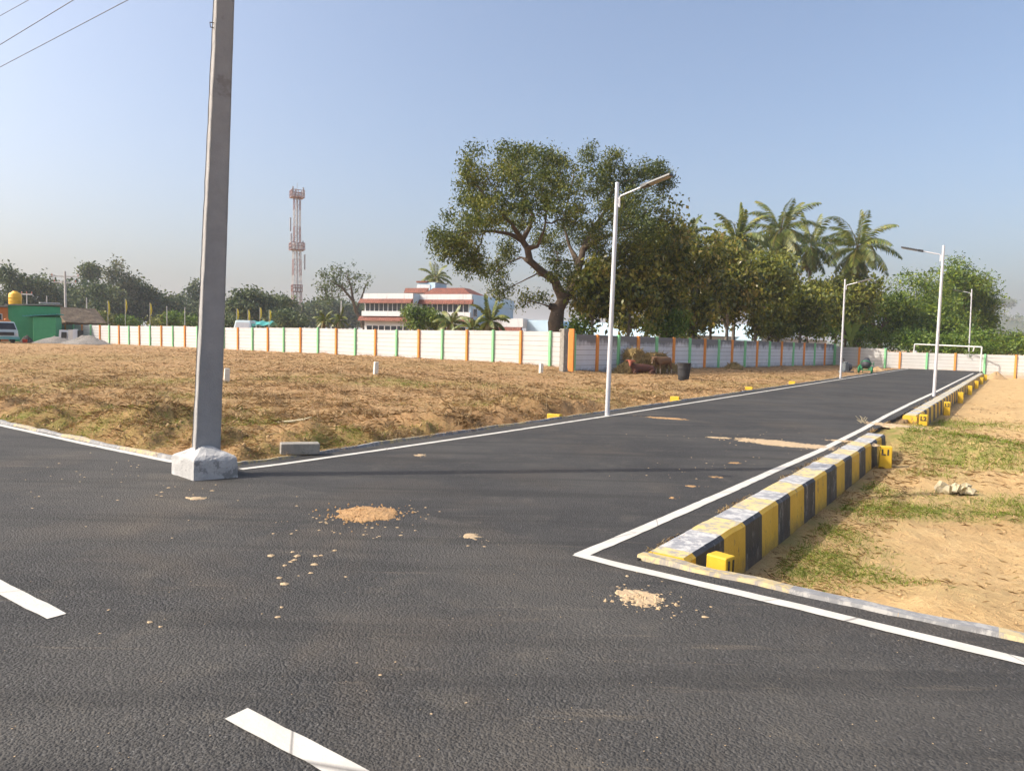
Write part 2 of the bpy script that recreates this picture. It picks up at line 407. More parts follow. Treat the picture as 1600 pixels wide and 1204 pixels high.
d1 = G(90, 962)-G(0, 916); d1 = Vector((d1.x, d1.y, 0)).normalized(); e1 = Vector((*G(89, 963).xy, 0)); e2 = Vector((*G(369, 1115).xy, 0))
for k in range(7): strip('lane_dash', [e1-d1*(k*3.45+1.75), e1-d1*k*3.45], .105, .004, 10+k)
for k in range(3): strip('lane_dash', [e2+d1*k*3.45, e2+d1*(k*3.45+1.75)], .105, .004, 20+k)

# ---- hill far right
worn('hill_scrub', (.028, .042, .018), (.055, .068, .030), .03, .95, .5, 1.5, (.09, .075, .05), .012, .6, .25)
def hz_(X, Y, x0, y0): return 36*np.exp(-((X-x0+8)/62)**2-((Y-y0-60)/150)**2)+24*np.exp(-((X-x0-60)/130)**2-((Y-y0-100)/220)**2)
def build_hill():
    n, m = 110, 60
    xs = np.linspace(250, 1200, n); ys = np.linspace(620, 1500, m); X, Y = np.meshgrid(xs, ys)
    x0, y0 = D(1558, 500, 800).x, 800
    Z = hz_(X, Y, x0, y0)
    Z = Z+np.clip(Z/30, 0, 1)*fbm(X, Y, 70, 5, 40)*9-4
    i, j = np.meshgrid(np.arange(m-1), np.arange(n-1), indexing='ij'); q = np.stack([i*n+j, i*n+j+1, (i+1)*n+j+1, (i+1)*n+j], -1).reshape(-1, 4)
    tag(mesh_np('hill', np.stack([X, Y, Z], -1).reshape(-1, 3), q, 'hill_scrub', smooth=True), kind='structure')
    return lambda x, y: float(hz_(x, y, x0, y0)-4)
hill_z = build_hill()

# ================================================================== KERBS AND MARKER STONES
def kerbpaint(name, c1, c2, under, t, dirt=(.16, .11, .07)):
    m, nt, b = base_mat(name); vec = coord(nt)
    col = ramp(nt, noise(nt, vec, 4, 5, .6), [(.3, c1), (.7, c2)])
    k = ramp(nt, noise(nt, mapping(nt, vec, (1, 1, .35)), 9, 8, .74), [(t, (0, 0, 0)), (t+.07, (1, 1, 1))])
    col = mix(nt, k, col, under)
    g = node(nt, 'ShaderNodeNewGeometry'); sx = node(nt, 'ShaderNodeSeparateXYZ'); nt.links.new(g.outputs['Position'], sx.inputs[0])
    splash = math_(nt, 'MULTIPLY_ADD', sx.outputs['Z'], -3.2, -.85)
    splash = math_(nt, 'ADD', splash, math_(nt, 'MULTIPLY_ADD', noise(nt, vec, 7, 6, .7), 1.6, -.75))
    col = mix(nt, math_(nt, 'MULTIPLY', math_(nt, 'MAXIMUM', splash, 0), .9, clamp=True), col, dirt)
    nt.links.new(col, b.inputs['Base Color']); b.inputs['Roughness'].default_value = .62
    bump(nt, b, noise(nt, vec, 34, 5, .65), .45, .012)
kerbpaint('paint_yellow', (.58, .345, .022), (.68, .43, .045), (.20, .14, .07), .585)
kerbpaint('paint_black', (.018, .019, .024), (.040, .041, .048), (.20, .20, .21), .55)
kerbpaint('worn_yellow', (.62, .47, .17), (.58, .49, .28), (.34, .31, .26), .485)
kerbpaint('worn_black', (.22, .225, .24), (.38, .38, .385), (.52, .51, .49), .48)
worn('cement', (.30, .295, .28), (.42, .41, .39), 5, .9, .5, .012, (.20, .19, .18), 3.2, .60, 45)
worn('old_cement', (.20, .185, .16), (.32, .30, .26), 7, .92, .6, .012, (.12, .11, .09), 3, .6, 45)
worn('marker_yellow', (.56, .345, .014), (.64, .42, .03), 6, .6, .35, .006, (.40, .24, .03), 9, .70, 50)
worn('letter_black', (.02, .02, .02), (.03, .03, .03), 6, .6)
worn('marker_white', (.62, .58, .50), (.74, .70, .62), 7, .8, .4, .006, (.30, .25, .18), 5, .66, 50)

def striped_kerb(name, cuts, v0, v1, ztop, zbot, label, first=0, batter=.035):
    """kerb along u with alternately painted blocks; four materials: face and worn top of each colour"""
    b = MB(); r2 = random.Random(int(cuts[0]*10))
    cuts = list(cuts)
    for i in range(len(cuts)-1):
        a, c = cuts[i], cuts[i+1]; n = max(1, int((c-a)/.07)) if a < 16 else 2
        y = (i+first) % 2 == 0
        for k in range(n):
            ua, ub = a+(c-a)*k/n, a+(c-a)*(k+1)/n
            def row(u):
                j = float(fbm(np.array([u]), np.array([3.3]), .4, 3, 31)[0])*.022; j2 = float(fbm(np.array([u]), np.array([8.3]), .25, 3, 32)[0])*.012
                return [W(u, v0+j*1.6, ztop+j2-.02), W(u, v0+.03, ztop+j2+.012), W(u, v1-.03, ztop+j2+.008), W(u, v1+j*.4, ztop-.022+j2), W(u, v1+batter+j*.6, zbot)]
            A, B = row(ua), row(ub)
            b.mi = (2 if y else 3); b.add([A[0], A[1], A[2], B[0], B[1], B[2]], [(0, 1, 4, 3), (1, 2, 5, 4)])
            b.mi = (0 if y else 1); b.add([A[2], A[3], A[4], B[2], B[3], B[4]], [(0, 1, 4, 3), (1, 2, 5, 4)])
    for u, fl in ((cuts[0], 0), (cuts[-1], 1)):
        A = [W(u, v0, ztop-.02), W(u, v0+.03, ztop+.01), W(u, v1-.03, ztop+.008), W(u, v1, ztop-.022), W(u, v1+batter, zbot), W(u, v0, zbot)]
        b.mi = 0; b.add(A, [tuple(range(6))] if not fl else [tuple(range(5, -1, -1))])
    return tag(b.build(name, ['paint_yellow', 'paint_black', 'worn_yellow', 'worn_black']), label, 'kerb', 'kerbs along the side road')
cuts = [4.97, 5.15, 5.79, 6.36, 6.86, 7.43, 7.91, 8.53, 9.08, 9.69, 10.30, 10.84, 11.4, 11.98, 12.55, 13.1, 13.7, 14.2, 14.62]
striped_kerb('striped_kerb', cuts, -2.22, -1.90, .02, -.75, 'near raised kerb in broad yellow and black blocks from the road corner to the earth ramp')
cuts2 = list(np.arange(19.35, 60.6, .58))
striped_kerb('striped_kerb', cuts2, -2.17, -1.87, .02, -.75, 'far raised kerb in yellow and black blocks from the earth ramp to the end wall')

kerbpaint('flush_yellow', (.50, .38, .16), (.46, .39, .24), (.28, .25, .21), .46)
kerbpaint('flush_black', (.16, .16, .165), (.27, .27, .265), (.36, .35, .33), .50)
def flush_kerb(line, wd, label, seed, pitch=.62):
    b = MB(); r2 = random.Random(seed); s = 0; i = 0
    for a, c in zip(line[:-1], line[1:]):
        L = (c-a).length; n = max(1, int(L/.1)) if L < 20 else max(1, int(L/.6)); d = (c-a).normalized(); nm = Vector((-d.y, d.x, 0))
        for k in range(n):
            p, q = a.lerp(c, k/n), a.lerp(c, (k+1)/n); y = int(s/pitch) % 2 == 0; s += L/n
            def row(P):
                j = float(fbm(np.array([P.x]), np.array([P.y]), .3, 3, seed)[0])
                return [P+nm*(wd/2+j*.03)+Vector((0, 0, -.02)), P+nm*(wd/2-.02+j*.03)+Vector((0, 0, .014+j*.012)), P-nm*(wd/2-.02-j*.03)+Vector((0, 0, .016+j*.014)), P-nm*(wd/2-j*.03)+Vector((0, 0, -.04)), P-nm*(wd/2-.0)+Vector((0, 0, -.5))]
            A, B = row(p), row(q); b.mi = 0 if y else 1
            for t in range(4): b.add([A[t], A[t+1], B[t+1], B[t]], [(0, 1, 2, 3)])
    return tag(b.build('flush_kerb', ['flush_yellow', 'flush_black']), label, 'kerb', 'kerbs flush with the asphalt')
flush_kerb([W(4.90, -2.24), W(4.885, -1.9), W(4.86, -1.34), W(4.85, -.5), W(4.88, .3), W(4.9, 2), W(4.9, 12), W(4.9, 60)], .14, 'worn flush kerb between the main road and the bare sandy plot on the right', 51, 1.1)
flush_kerb([W(4.9, -190), W(4.9, -60), W(4.93, -14.5), W(4.9, -10), W(4.94, -8.7), W(4.90, -7.75)], .085, 'worn flush kerb between the main road and the grassy plot, left of the concrete pole', 52, .9)
flush_kerb([W(4.99, -7.74), W(6, -7.76), W(7.2, -7.80), W(9.4, -7.83), W(13.3, -7.74), W(25, -7.72), W(66, -7.72)], .09, 'worn flush kerb along the left edge of the side road', 53, 1.3)

def text_mesh(s, size, parent, loc, rot, mat='letter_black', depth=.003):
    cu = bpy.data.curves.new('lettering', 'FONT'); cu.body = s; cu.size = size; cu.extrude = depth; cu.align_x = 'CENTER'; cu.align_y = 'CENTER'; cu.offset = size*.035
    o = bpy.data.objects.new('lettering', cu); C.objects.link(o)
    dg = bpy.context.evaluated_depsgraph_get(); dg.update(); me = bpy.data.meshes.new_from_object(o.evaluated_get(dg))
    bpy.data.objects.remove(o); me.materials.clear(); me.materials.append(MATS[mat])
    t = bpy.data.objects.new('lettering', me); C.objects.link(t); t.parent = parent; t.location = loc; t.rotation_euler = rot
    return t
def marker_post(loc, rz, h, label, text=None, w=.17, t=.13, lean=0, group='yellow plot marker posts', side=None):
    b = MB(); x, y = w/2, t/2; f = .05
    b.hexa([(-x*1.06, -y*1.06, -.35), (x*1.06, -y*1.06, -.35), (x*1.06, y*1.06, -.35), (-x*1.06, y*1.06, -.35), (-x, -y, h), (x, -y, h), (x, y, h), (-x, y, h)])
    o = b.build('marker_post', 'marker_yellow', bevel=.012, seg=2); o.location = loc; o.rotation_euler = (lean, 0, rz)
    tag(o, label, 'marker post', group)
    if text: text_mesh(text, .135, o, (0, -y-.002, h-.105), (rad(90), 0, 0))
    if side: text_mesh(side, .12, o, (x+.002, 0, h-.075), (rad(90), 0, rad(90)))
    return o
fr = rad(-35.2)+rad(6)         # faces back down the side road
def mp(u, v, ztop, label, text=None, rz=fr, side=None, w=.17):
    p = W(u, v); z = Hs(p.x, p.y); return marker_post((p.x, p.y, z), rz, ztop-z, label, text, side=side, w=w)
mp(5.22, -1.73, .035, 'yellow marker stump at the road corner, by the near end of the striped kerb', None, rad(-48), '11')
mp(13.38, -1.72, -.03, 'yellow post lettered L1 at the far end of the near striped kerb', 'L1', rad(-24), w=.19)
mp(19.42, -1.74, .07, 'yellow post at the earth ramp, half sunk in grass before the far kerb', 'L2', rad(-28))
for u, lb, tx in ((25.9, 'first yellow post along the far kerb beyond the ramp, lettered near its top', 'L2'), (32.4, 'second yellow post along the far kerb beyond the earth ramp', None), (38.9, 'third yellow post along the far kerb, midway to the end wall', None),
                  (45.4, 'fourth yellow post along the far kerb, near its end', None), (51.9, 'fifth yellow post along the far kerb, last upright one before the wall', None), (58.4, 'yellow post at the far tip of the kerb beside the green wall post', None)):
    mp(u, -1.70, .0, lb, tx, rad(-26))
for u, lb in ((12.83, 'low yellow marker stub at the left road edge just before the nearest lamp'), (19.35, 'low yellow marker stub at the left road edge just past the nearest lamp'), (26.26, 'low yellow marker stub at the left road edge midway between the two left lamps'), (32.35, 'low yellow marker stub at the left road edge nearer the far left lamp')):
    mp(u, -7.93, .10 if u > 15 else .06, lb, None, rad(-30), w=.26 if u > 15 else .3)
for (px, py, h, lb) in ((354, 596, .42, 'white marker stone in the dry plot just right of the concrete pole'), (587, 584, .46, 'white marker stone in the middle of the dry plot'), (845, 583, .46, 'white marker stone in the dry plot near the concrete gatepost')):
    p = GH(px, py); b = MB(); b.hexa([(-.09, -.09, -.3), (.09, -.09, -.3), (.09, .09, -.3), (-.09, .09, -.3), (-.075, -.075, h), (.075, -.075, h), (.075, .075, h), (-.075, .075, h)])
    o = b.build('marker_stone', 'marker_white', bevel=.012); o.location = p; o.rotation_euler = (0, .04, .5); tag(o, lb, 'marker stone', 'white marker stones')
# loose concrete block on the kerb
p = G(467, 712); b = MB(); b.box((0, 0, .075), (.50, .20, .15)); o = b.build('concrete_block', 'old_cement', bevel=.012, seg=2)
o.location = (p.x-.02, p.y+.1, .012); o.rotation_euler = (0, .02, rad(22)); tag(o, 'grey concrete block lying on the kerb right of the concrete pole', 'block')

# ================================================================== SAND ON THE ASPHALT
worn('clod_soil', (.34, .22, .11), (.50, .34, .17), 18, .95, .7, .02)
worn('red_sand', (.34, .195, .085), (.46, .285, .13), 18, .95, .7, .02, (.30, .15, .05), 22, .58, 90)
worn('pale_sand', (.38, .275, .16), (.48, .36, .225), 14, .95, .5, .01, (.28, .21, .14), 9, .60, 90)
def sand_patch(px, py, rx, ry, h, label, mat='pale_sand', seed=0, rz=0.0, clods=0):
    """thin drift: an uneven sheet that dips under the asphalt, so its outline is ragged and holed"""
    p = G(px, py); dn = max(.007, min(.03, (p.length-1)*.0016)); k = 1.55; nx, ny = int(2*rx*k/dn)+2, int(2*ry*k/dn)+2
    X, Y = np.meshgrid(np.linspace(-rx*k, rx*k, nx), np.linspace(-ry*k, ry*k, ny)); q = np.sqrt((X/rx)**2+(Y/ry)**2); sc = min(rx, ry)
    n = fbm(X+seed*3.1, Y, sc*.9, 4, seed)*.5+fbm(X, Y+seed, max(sc*.22, .035), 3, seed+9)*.32
    Z = h*np.clip(1.0-q**1.4*.80-.16+n*.75, -1.2, 1.0)+fbm(X, Y, .02, 2, seed+4)*.004-.0015
    Z = np.where(Z < .0015, -.03, Z)
    i, j = np.meshgrid(np.arange(ny-1), np.arange(nx-1), indexing='ij'); Q = np.stack([i*nx+j, i*nx+j+1, (i+1)*nx+j+1, (i+1)*nx+j], -1).reshape(-1, 4)
    zf = Z.ravel(); Q = Q[(zf[Q] > -.02).any(1)]; r2 = np.random.default_rng(seed); V = [tuple(v) for v in np.stack([X, Y, Z], -1).reshape(-1, 3)]
    b = MB(); b.add(V, [tuple(int(t) for t in f) for f in Q], True)
    for _ in range(clods):
        a, t = r2.uniform(0, 6.28), abs(r2.normal(0, .62)); c = (rx*t*math.cos(a), ry*t*math.sin(a), max(.004, h*.5*(1-t))); s = r2.uniform(.004, .015)
        q5 = [Vector((math.cos(k_*1.257+a), math.sin(k_*1.257+a), 0))*s*r2.uniform(.7, 1.2)+Vector(c) for k_ in range(5)]; top = Vector(c)+Vector((0, 0, s*1.1)); lo = [Vector((v.x, v.y, .0)) for v in q5]
        b.add(q5+[top]+lo, [(k_, (k_+1) % 5, 5) for k_ in range(5)]+[(6+k_, 6+(k_+1) % 5, (k_+1) % 5, k_) for k_ in range(5)], False)
    o = b.build('sand_patch', mat); o.location = (p.x, p.y, 0); o.rotation_euler = (0, 0, rz); return tag(o, label, 'sand patch', 'sand patches on the asphalt')
sand_patch(572, 803, .30, .30, .035, 'heap of red soil crumbs spilled on the junction right of the pole', 'red_sand', 1, .1, 420)
sand_patch(305, 778, .13, .10, .010, 'small round pale sand patch just in front of the concrete plinth', 'pale_sand', 2)
sand_patch(738, 838, .10, .11, .010, 'small pale sand patch alone in the middle of the junction', 'pale_sand', 3)
sand_patch(998, 934, .17, .17, .012, 'ragged pale sand patch near the white line corner in the foreground', 'pale_sand', 4, .4, 60)
sand_patch(1215, 692, .95, .42, .012, 'long sand drift lying across the side road beside the right edge line', 'pale_sand', 5, rad(-35), 40)
sand_patch(1128, 684, .30, .14, .008, 'small sand drift at the left tip of the long drift', 'pale_sand', 6, rad(-20))
sand_patch(1040, 653, .75, .22, .008, 'thin sand drift beside the left edge line past the nearest lamp', 'red_sand', 7, rad(-30))
sand_patch(1150, 723, .16, .10, .006, 'thin sand smear left of the right edge line, above the pole shadow', 'red_sand', 8, .2)
sand_patch(1122, 745, .11, .07, .006, 'thin sand smear lying in the pole shadow', 'red_sand', 9, .1)
sand_patch(1080, 759, .10, .07, .006, 'thin sand smear below the pole shadow near the right edge line', 'red_sand', 10, .1)
sand_patch(1052, 777, .08, .06, .006, 'thin sand smear left of the bend in the right edge line', 'red_sand', 11, .3)
sand_patch(657, 711, .11, .16, .006, 'faint sand smear near the left edge line right of the block', 'pale_sand', 12, .3)
sand_patch(1330, 690, .45, .20, .010, 'sand drift on the asphalt strip between edge line and kerb', 'pale_sand', 14, rad(-35), 20)
sand_patch(1395, 664, .80, .42, .012, 'sand spread over the road edge at the earth ramp', 'pale_sand', 15, rad(-50), 60)
# fine grit: specks nobody could count
def grit():
    vs = []; fs = []; n = 0
    def speck(x, y, s):
        nonlocal n
        a0 = rng.uniform(0, 6); k = 5
        q = [(x+s*math.cos(a0+i*1.257)*rng.uniform(.6, 1.3), y+s*math.sin(a0+i*1.257)*rng.uniform(.6, 1.3), .003) for i in range(k)]
        vs.extend(q+[(x, y, .003+s*.35)]); fs.extend([(n+i, n+(i+1) % k, n+5) for i in range(k)]); n += 6
    for (px, py, c, s, sp) in ((455, 880, 9, .020, .25), (180, 965, 2, .012, .1), (253, 977, 2, .014, .05), (423, 955, 3, .014, .08), (520, 900, 3, .018, .1), (485, 868, 4, .016, .15), (1000, 905, 3, .012, .1),
                              (1045, 945, 25, .008, .10), (985, 930, 20, .007, .14), (560, 815, 60, .012, .32), (640, 800, 12, .012, .12), (1080, 745, 14, .010, .45), (1140, 725, 10, .010, .4), (1100, 690, 16, .011, .8), (740, 850, 6, .01, .12),
                              (130, 745, 60, .010, 1.0), (300, 765, 10, .014, .15), (620, 1030, 3, .010, .15), (700, 1100, 2, .010, .1), (390, 800, 3, .012, .3), (1100, 965, 1, .016, .01), (1300, 705, 30, .010, .7), (1200, 680, 25, .011, 1.0)):
        p = G(px, py)
        for _ in range(c): speck(p.x+rng.normal(0, sp), p.y+rng.normal(0, sp), s*rng.uniform(.5, 1.6))
    for _ in range(520):
        r, a = 2.4*np.exp(rng.uniform(0, 2.0)), rng.uniform(-.68, .68); x, y = r*math.sin(a), r*math.cos(a); u, v = UV(x, y)
        if u < 4.4 or -7 < v < -2.7: speck(x, y, rng.uniform(.0018, .0046))
    b = MB(); b.add(vs, fs); return tag(b.build('grit', 'pale_sand'), kind='stuff')
grit()

# ================================================================== CONCRETE ELECTRIC POLE
worn('pole_concrete', (.28, .275, .265), (.345, .335, .325), 6, .88, .35, .008, (.24, .225, .21), 2.0, .60, 60)
worn('rust_iron', (.06, .045, .038), (.12, .08, .06), 9, .7)
worn('porcelain', (.35, .12, .07), (.42, .16, .10), 9, .3)
worn('aluminium_wire', (.05, .05, .055), (.09, .09, .10), 9, .5)
pc = Vector((-3.43, 7.95, 0))
pole = thing('electric_pole', 'tall tapering square concrete pole on a rough cement plinth at the road corner', 'pole', pc)
def plinth():
    Q = [Vector((-3.42, 7.64)), Vector((-3.03, 7.88)), Vector((-3.43, 8.25)), Vector((-3.83, 8.0))]; Q = [q-pc.xy for q in Q]
    rings = [(1.03, -.15), (1.0, .0), (.995, .06), (.99, .12), (.985, .18), (.978, .208), (.958, .224), (.91, .240), (.82, .257), (.70, .275), (.56, .295), (.42, .315), (.30, .330), (.0, .345)]
    vs = []; n = 14; r2 = random.Random(4)
    for s, z in rings:
        for e in range(4):
            for k in range(n):
                p = Q[e].lerp(Q[(e+1) % 4], k/n)
                if z > .21:
                    t = (z-.21)/.14; L = p.length; p = p.normalized()*(L*(1-t*.35)+.27*t*.35)
                jx = float(fbm(np.array([p.x*s*4+9]), np.array([p.y*s*4+z*9]), .5, 4, 61)[0])
                vs.append((p.x*s*(1+jx*.03), p.y*s*(1+jx*.03), z+jx*.016*(z > .05)))
    N = 4*n; fs = [(i*N+k, i*N+(k+1) % N, (i+1)*N+(k+1) % N, (i+1)*N+k) for i in range(len(rings)-1) for k in range(N)]
    b = MB(); b.add(vs, fs, False); return b.build('plinth', 'plinth_cement', pole)
worn('plinth_cement', (.34, .34, .335), (.47, .465, .455), 7, .92, .7, .014, (.22, .22, .215), 4.2, .55, 38)
plinth()
top = D(350, 0, 8.08); base = Vector((-3.43, 7.99, .33))
ax = Vector((math.sin(rad(51)), math.cos(rad(51)), 0)); ay = Vector((-ax.y, ax.x, 0))
lean = (top-base)/(top.z-base.z); ZT = 7.6
def shaft():
    b = MB(); r2 = random.Random(8); rows = 46; vs = []
    for i in range(rows+1):
        z = .22+(ZT-.22)*i/rows; c = base+lean*(z-base.z)-pc; wd = .272+(.187-.272)*(z-.37)/(5.3-.37); th = .150+(.125-.150)*z/6
        for sx, sy in ((-1, -1), (1, -1), (1, 1), (-1, 1)):
            j = r2.uniform(-.0035, .0035) if sx < 0 else r2.uniform(-.0012, .0012)
            # chamfered corner: two verts per corner
            for q in ((sx*(wd/2-.008), sy*th/2), (sx*wd/2, sy*(th/2-.008))) if sx*sy > 0 else ((sx*wd/2, sy*(th/2-.008)), (sx*(wd/2-.008), sy*th/2)):
                p = c+ax*(q[0]+j)+ay*q[1]; vs.append((p.x, p.y, z))
    fs = [(i*8+k, i*8+(k+1) % 8, (i+1)*8+(k+1) % 8, (i+1)*8+k) for i in range(rows) for k in range(8)]; fs.append(tuple(rows*8+k for k in range(8)))
    b.add(vs, fs); return b.build('shaft', 'pole_concrete', pole)
shaft()
hk = D(334, 44, 8.03)-pc; b = MB()
b.tube([hk+ax*.03, hk-ax*.035, hk-ax*.04+Vector((0, 0, .05)), hk+Vector((0, 0, .055))+ax*.01], .006, 6); b.build('iron_hook', 'rust_iron', pole)
# crossarm and insulators above the picture carry the wires
vd = Vector((CU, -SU, 0))
def on_wire_plane(px, py, off):
    d = Vector(ray(px, py)); n = Vector((SU, CU, 0)); o = Vector((0, 0, EYE)); q = pc+n*off
    return o+d*((q-o).dot(n)/d.dot(n))
b = MB(); ct = base+lean*(6.9-base.z)-pc; nU = Vector((SU, CU, 0))
b.bar(ct-nU*.65, ct+nU*.65, .07, .07); b.build('crossarm', 'rust_iron', pole)
WIRES = [((200, 0), (0, 105), 0.0), ((115, 0), (0, 70), -.5), ((45, 0), (0, 25), .5)]
wl = ['lowest of the three overhead wires crossing the top left sky', 'middle one of the three overhead wires in the top left sky', 'topmost short overhead wire in the top left corner']
for (a, c, off), lb in zip(WIRES, wl):
    A = on_wire_plane(*a, off); Cc = on_wire_plane(*c, off); sl_ = (Cc.z-A.z)/max(1e-3, (A-Cc).xy.length)
    p0 = pc+nU*off; L0 = (A.xy-p0.xy).length; z0 = A.z-sl_*L0
    q = [Vector((*(p0-vd*s).xy, z0+sl_*min(s, 14)+(.004*(s-14)**2*.12 if s > 14 else 0))) for s in np.linspace(0, 38, 40)]
    q = [Vector((*(p0+vd*s).xy, z0-.02*s+.0012*s*s)) for s in np.linspace(30, .8, 24)]+q
    b = MB(); b.tube(q, .0048, 5); o = b.build('overhead_wire', 'aluminium_wire'); tag(o, lb, 'wire', 'overhead wires')
    b = MB(); zc = z0-pc.z; cc = p0-pc; b.lathe((cc.x, cc.y, min(ct.z, zc-.13)), [(.018, 0), (.018, max(.03, zc-.12-min(ct.z, zc-.13))), (.045, zc-.11-min(ct.z, zc-.13)), (.05, zc-.07-min(ct.z, zc-.13)), (.03, zc-.04-min(ct.z, zc-.13)), (.04, zc-min(ct.z, zc-.13)), (.0, zc+.01-min(ct.z, zc-.13))], 10); b.build('insulator', 'porcelain', pole)

# ================================================================== STREET LAMPS
worn('galvanised', (.56, .56, .58), (.66, .66, .68), 3, .42, .1, .003, metal=.35)
worn('lamp_black', (.018, .018, .020), (.03, .03, .032), 5, .45)
worn('led_panel', (.30, .25, .17), (.38, .33, .24), 30, .35)
def street_lamp(loc, armdir, label, H_=5.0, lean=(0, 0)):
    """origin at the foot; armdir in world degrees of azimuth"""
    t = thing('street_lamp', label, 'street lamp', loc, 0, 'street lamps along the side road')
    b = MB(); b.tube([(0, 0, -.1), (lean[0]*.5, lean[1]*.5, H_*.5), (lean[0], lean[1], H_)], [.052, .048, .041], 14); b.build('pole', 'galvanised', t)
    b = MB(); b.lathe((lean[0], lean[1], H_), [(.043, -.02), (.044, .0), (.03, .015), (.0, .02)], 12); b.build('cap', 'galvanised', t)
    d = Vector((math.sin(armdir), math.cos(armdir), 0)); z0 = H_-.30; o = Vector((lean[0]*.95, lean[1]*.95, 0))
    b = MB(); s = o+d*.075+Vector((0, 0, z0)); b.tube([s+Vector((0, 0, -.22)), s+Vector((0, 0, -.02)), s+d*.03+Vector((0, 0, .02)), s+d*.58+Vector((0, 0, .16))], .02, 8)
    for zz in (-.18, -.05): b.tube([o+Vector((0, 0, z0+zz)), s+Vector((0, 0, zz))], .012, 6)
    b.build('arm', 'galvanised', t)
    up = Vector((0, 0, 1)); ld = (d+up*.25).normalized(); nd = ld.cross(Vector((-d.y, d.x, 0))).normalized(); nd = nd if nd.z > 0 else -nd; sd_ = ld.cross(nd)
    a = s+d*.52+Vector((0, 0, .15)); b = MB()
    for (x0, x1, w0, w1, h) in ((0, .16, .07, .085, .07), (.16, .70, .10, .095, .045)):
        q = []
        for zz in (-h/2, h/2):
            for (xx, ww) in ((x0, -w0), (x1, -w1), (x1, w1), (x0, w0)): q.append(a+ld*xx+sd_*ww*(.85 if zz > 0 else 1)+nd*zz)
        b.hexa(q)
    for k in range(9): b.bar(a+ld*(.22+k*.05)-sd_*.08+nd*.03, a+ld*(.22+k*.05)+sd_*.08+nd*.03, .008, .02)
    hd = b.build('lamp_head', 'lamp_black', t, bevel=.008)
    b = MB(); q = []
    for zz in (-.030, -.0232):
        for (xx, ww) in ((.19, -.078), (.67, -.075), (.67, .075), (.19, .078)): q.append(a+ld*xx+sd_*ww+nd*zz)
    b.hexa(q)
    for k in range(7): b.bar(a+ld*(.23+k*.065)-sd_*.07-nd*.032, a+ld*(.23+k*.065)+sd_*.07-nd*.032, .03, .006)
    b.build('led_panel', 'led_panel', hd)
    return t
azR, azL = rad(125.2), rad(-54.8)
def lamp_at(px, py, topx, topy, arm, label):
    p = G(px, py); tp = D(topx, topy, p.y); return street_lamp((p.x, p.y, 0), arm, label, tp.z, (tp.x-p.x, 0))
lamp_at(948.5, 649, 964.5, 286, azR+rad(4), 'nearest street lamp on the left edge, its dark head over the road')
lamp_at(1459, 619, 1474.5, 384, azL, 'taller looking right hand street lamp with its arm reaching left, beside the far kerb')
p = G(1313, 591); lamp_at(1313, 591, 1320.5, 437, azR+rad(3), 'far street lamp on the left edge in front of the palms')
lamp_at(1512.5, 579, 1518.5, 452, azL, 'farthest street lamp on the right before the end wall')
q = W(4.95, -15.9); street_lamp((q.x, q.y, 0), rad(180-35.2), 'street lamp on the far kerb of the main road, left of the concrete pole', 5.0)

# ================================================================== BOUNDARY WALLS
def wall_paint(name, c1, c2, stain, ts, zlo, zhi, top_t, dirt=(.33, .24, .15)):
    m, nt, b = base_mat(name); vec = coord(nt)
    col = ramp(nt, noise(nt, vec, .8, 6, .65), [(.35, c1), (.7, c2)])
    g = node(nt, 'ShaderNodeNewGeometry'); sx = node(nt, 'ShaderNodeSeparateXYZ'); nt.links.new(g.outputs['Position'], sx.inputs[0]); z = sx.outputs['Z']
    streak = noise(nt, mapping(nt, vec, (1, 1, .13)), 5.5, 6, .7)
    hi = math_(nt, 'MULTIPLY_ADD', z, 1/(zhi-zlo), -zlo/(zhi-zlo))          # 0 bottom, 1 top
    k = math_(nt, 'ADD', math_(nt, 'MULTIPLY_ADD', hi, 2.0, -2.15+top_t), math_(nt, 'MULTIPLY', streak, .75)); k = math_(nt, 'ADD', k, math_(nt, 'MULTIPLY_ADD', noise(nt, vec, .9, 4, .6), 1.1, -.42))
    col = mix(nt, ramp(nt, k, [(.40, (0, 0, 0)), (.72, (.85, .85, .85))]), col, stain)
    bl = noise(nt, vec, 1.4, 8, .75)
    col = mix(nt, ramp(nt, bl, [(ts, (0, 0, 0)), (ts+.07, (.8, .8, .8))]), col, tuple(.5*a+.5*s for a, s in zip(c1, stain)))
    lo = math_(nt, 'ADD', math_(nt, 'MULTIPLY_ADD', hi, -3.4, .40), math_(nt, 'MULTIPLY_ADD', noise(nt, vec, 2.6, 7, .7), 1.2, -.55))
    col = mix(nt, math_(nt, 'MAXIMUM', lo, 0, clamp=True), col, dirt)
    nt.links.new(col, b.inputs['Base Color']); b.inputs['Roughness'].default_value = .85
    bump(nt, b, noise(nt, vec, 20, 5, .65), .3, .015)
wall_paint('wall_white', (.50, .485, .475), (.55, .54, .53), (.42, .40, .38), .68, .2, 2.1, .18)
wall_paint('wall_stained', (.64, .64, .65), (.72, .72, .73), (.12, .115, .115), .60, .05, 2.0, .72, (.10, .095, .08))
wall_paint('wall_end', (.50, .485, .46), (.55, .54, .52), (.40, .37, .32), .60, -.1, 1.7, .25, (.40, .32, .22))
worn('post_orange', (.72, .25, .045), (.78, .31, .07), 4, .7, .25, .008, (.50, .20, .06), 3, .68, 40)
worn('post_green', (.20, .52, .24), (.26, .58, .29), 4, .7, .25, .008, (.16, .36, .18), 3, .68, 40)
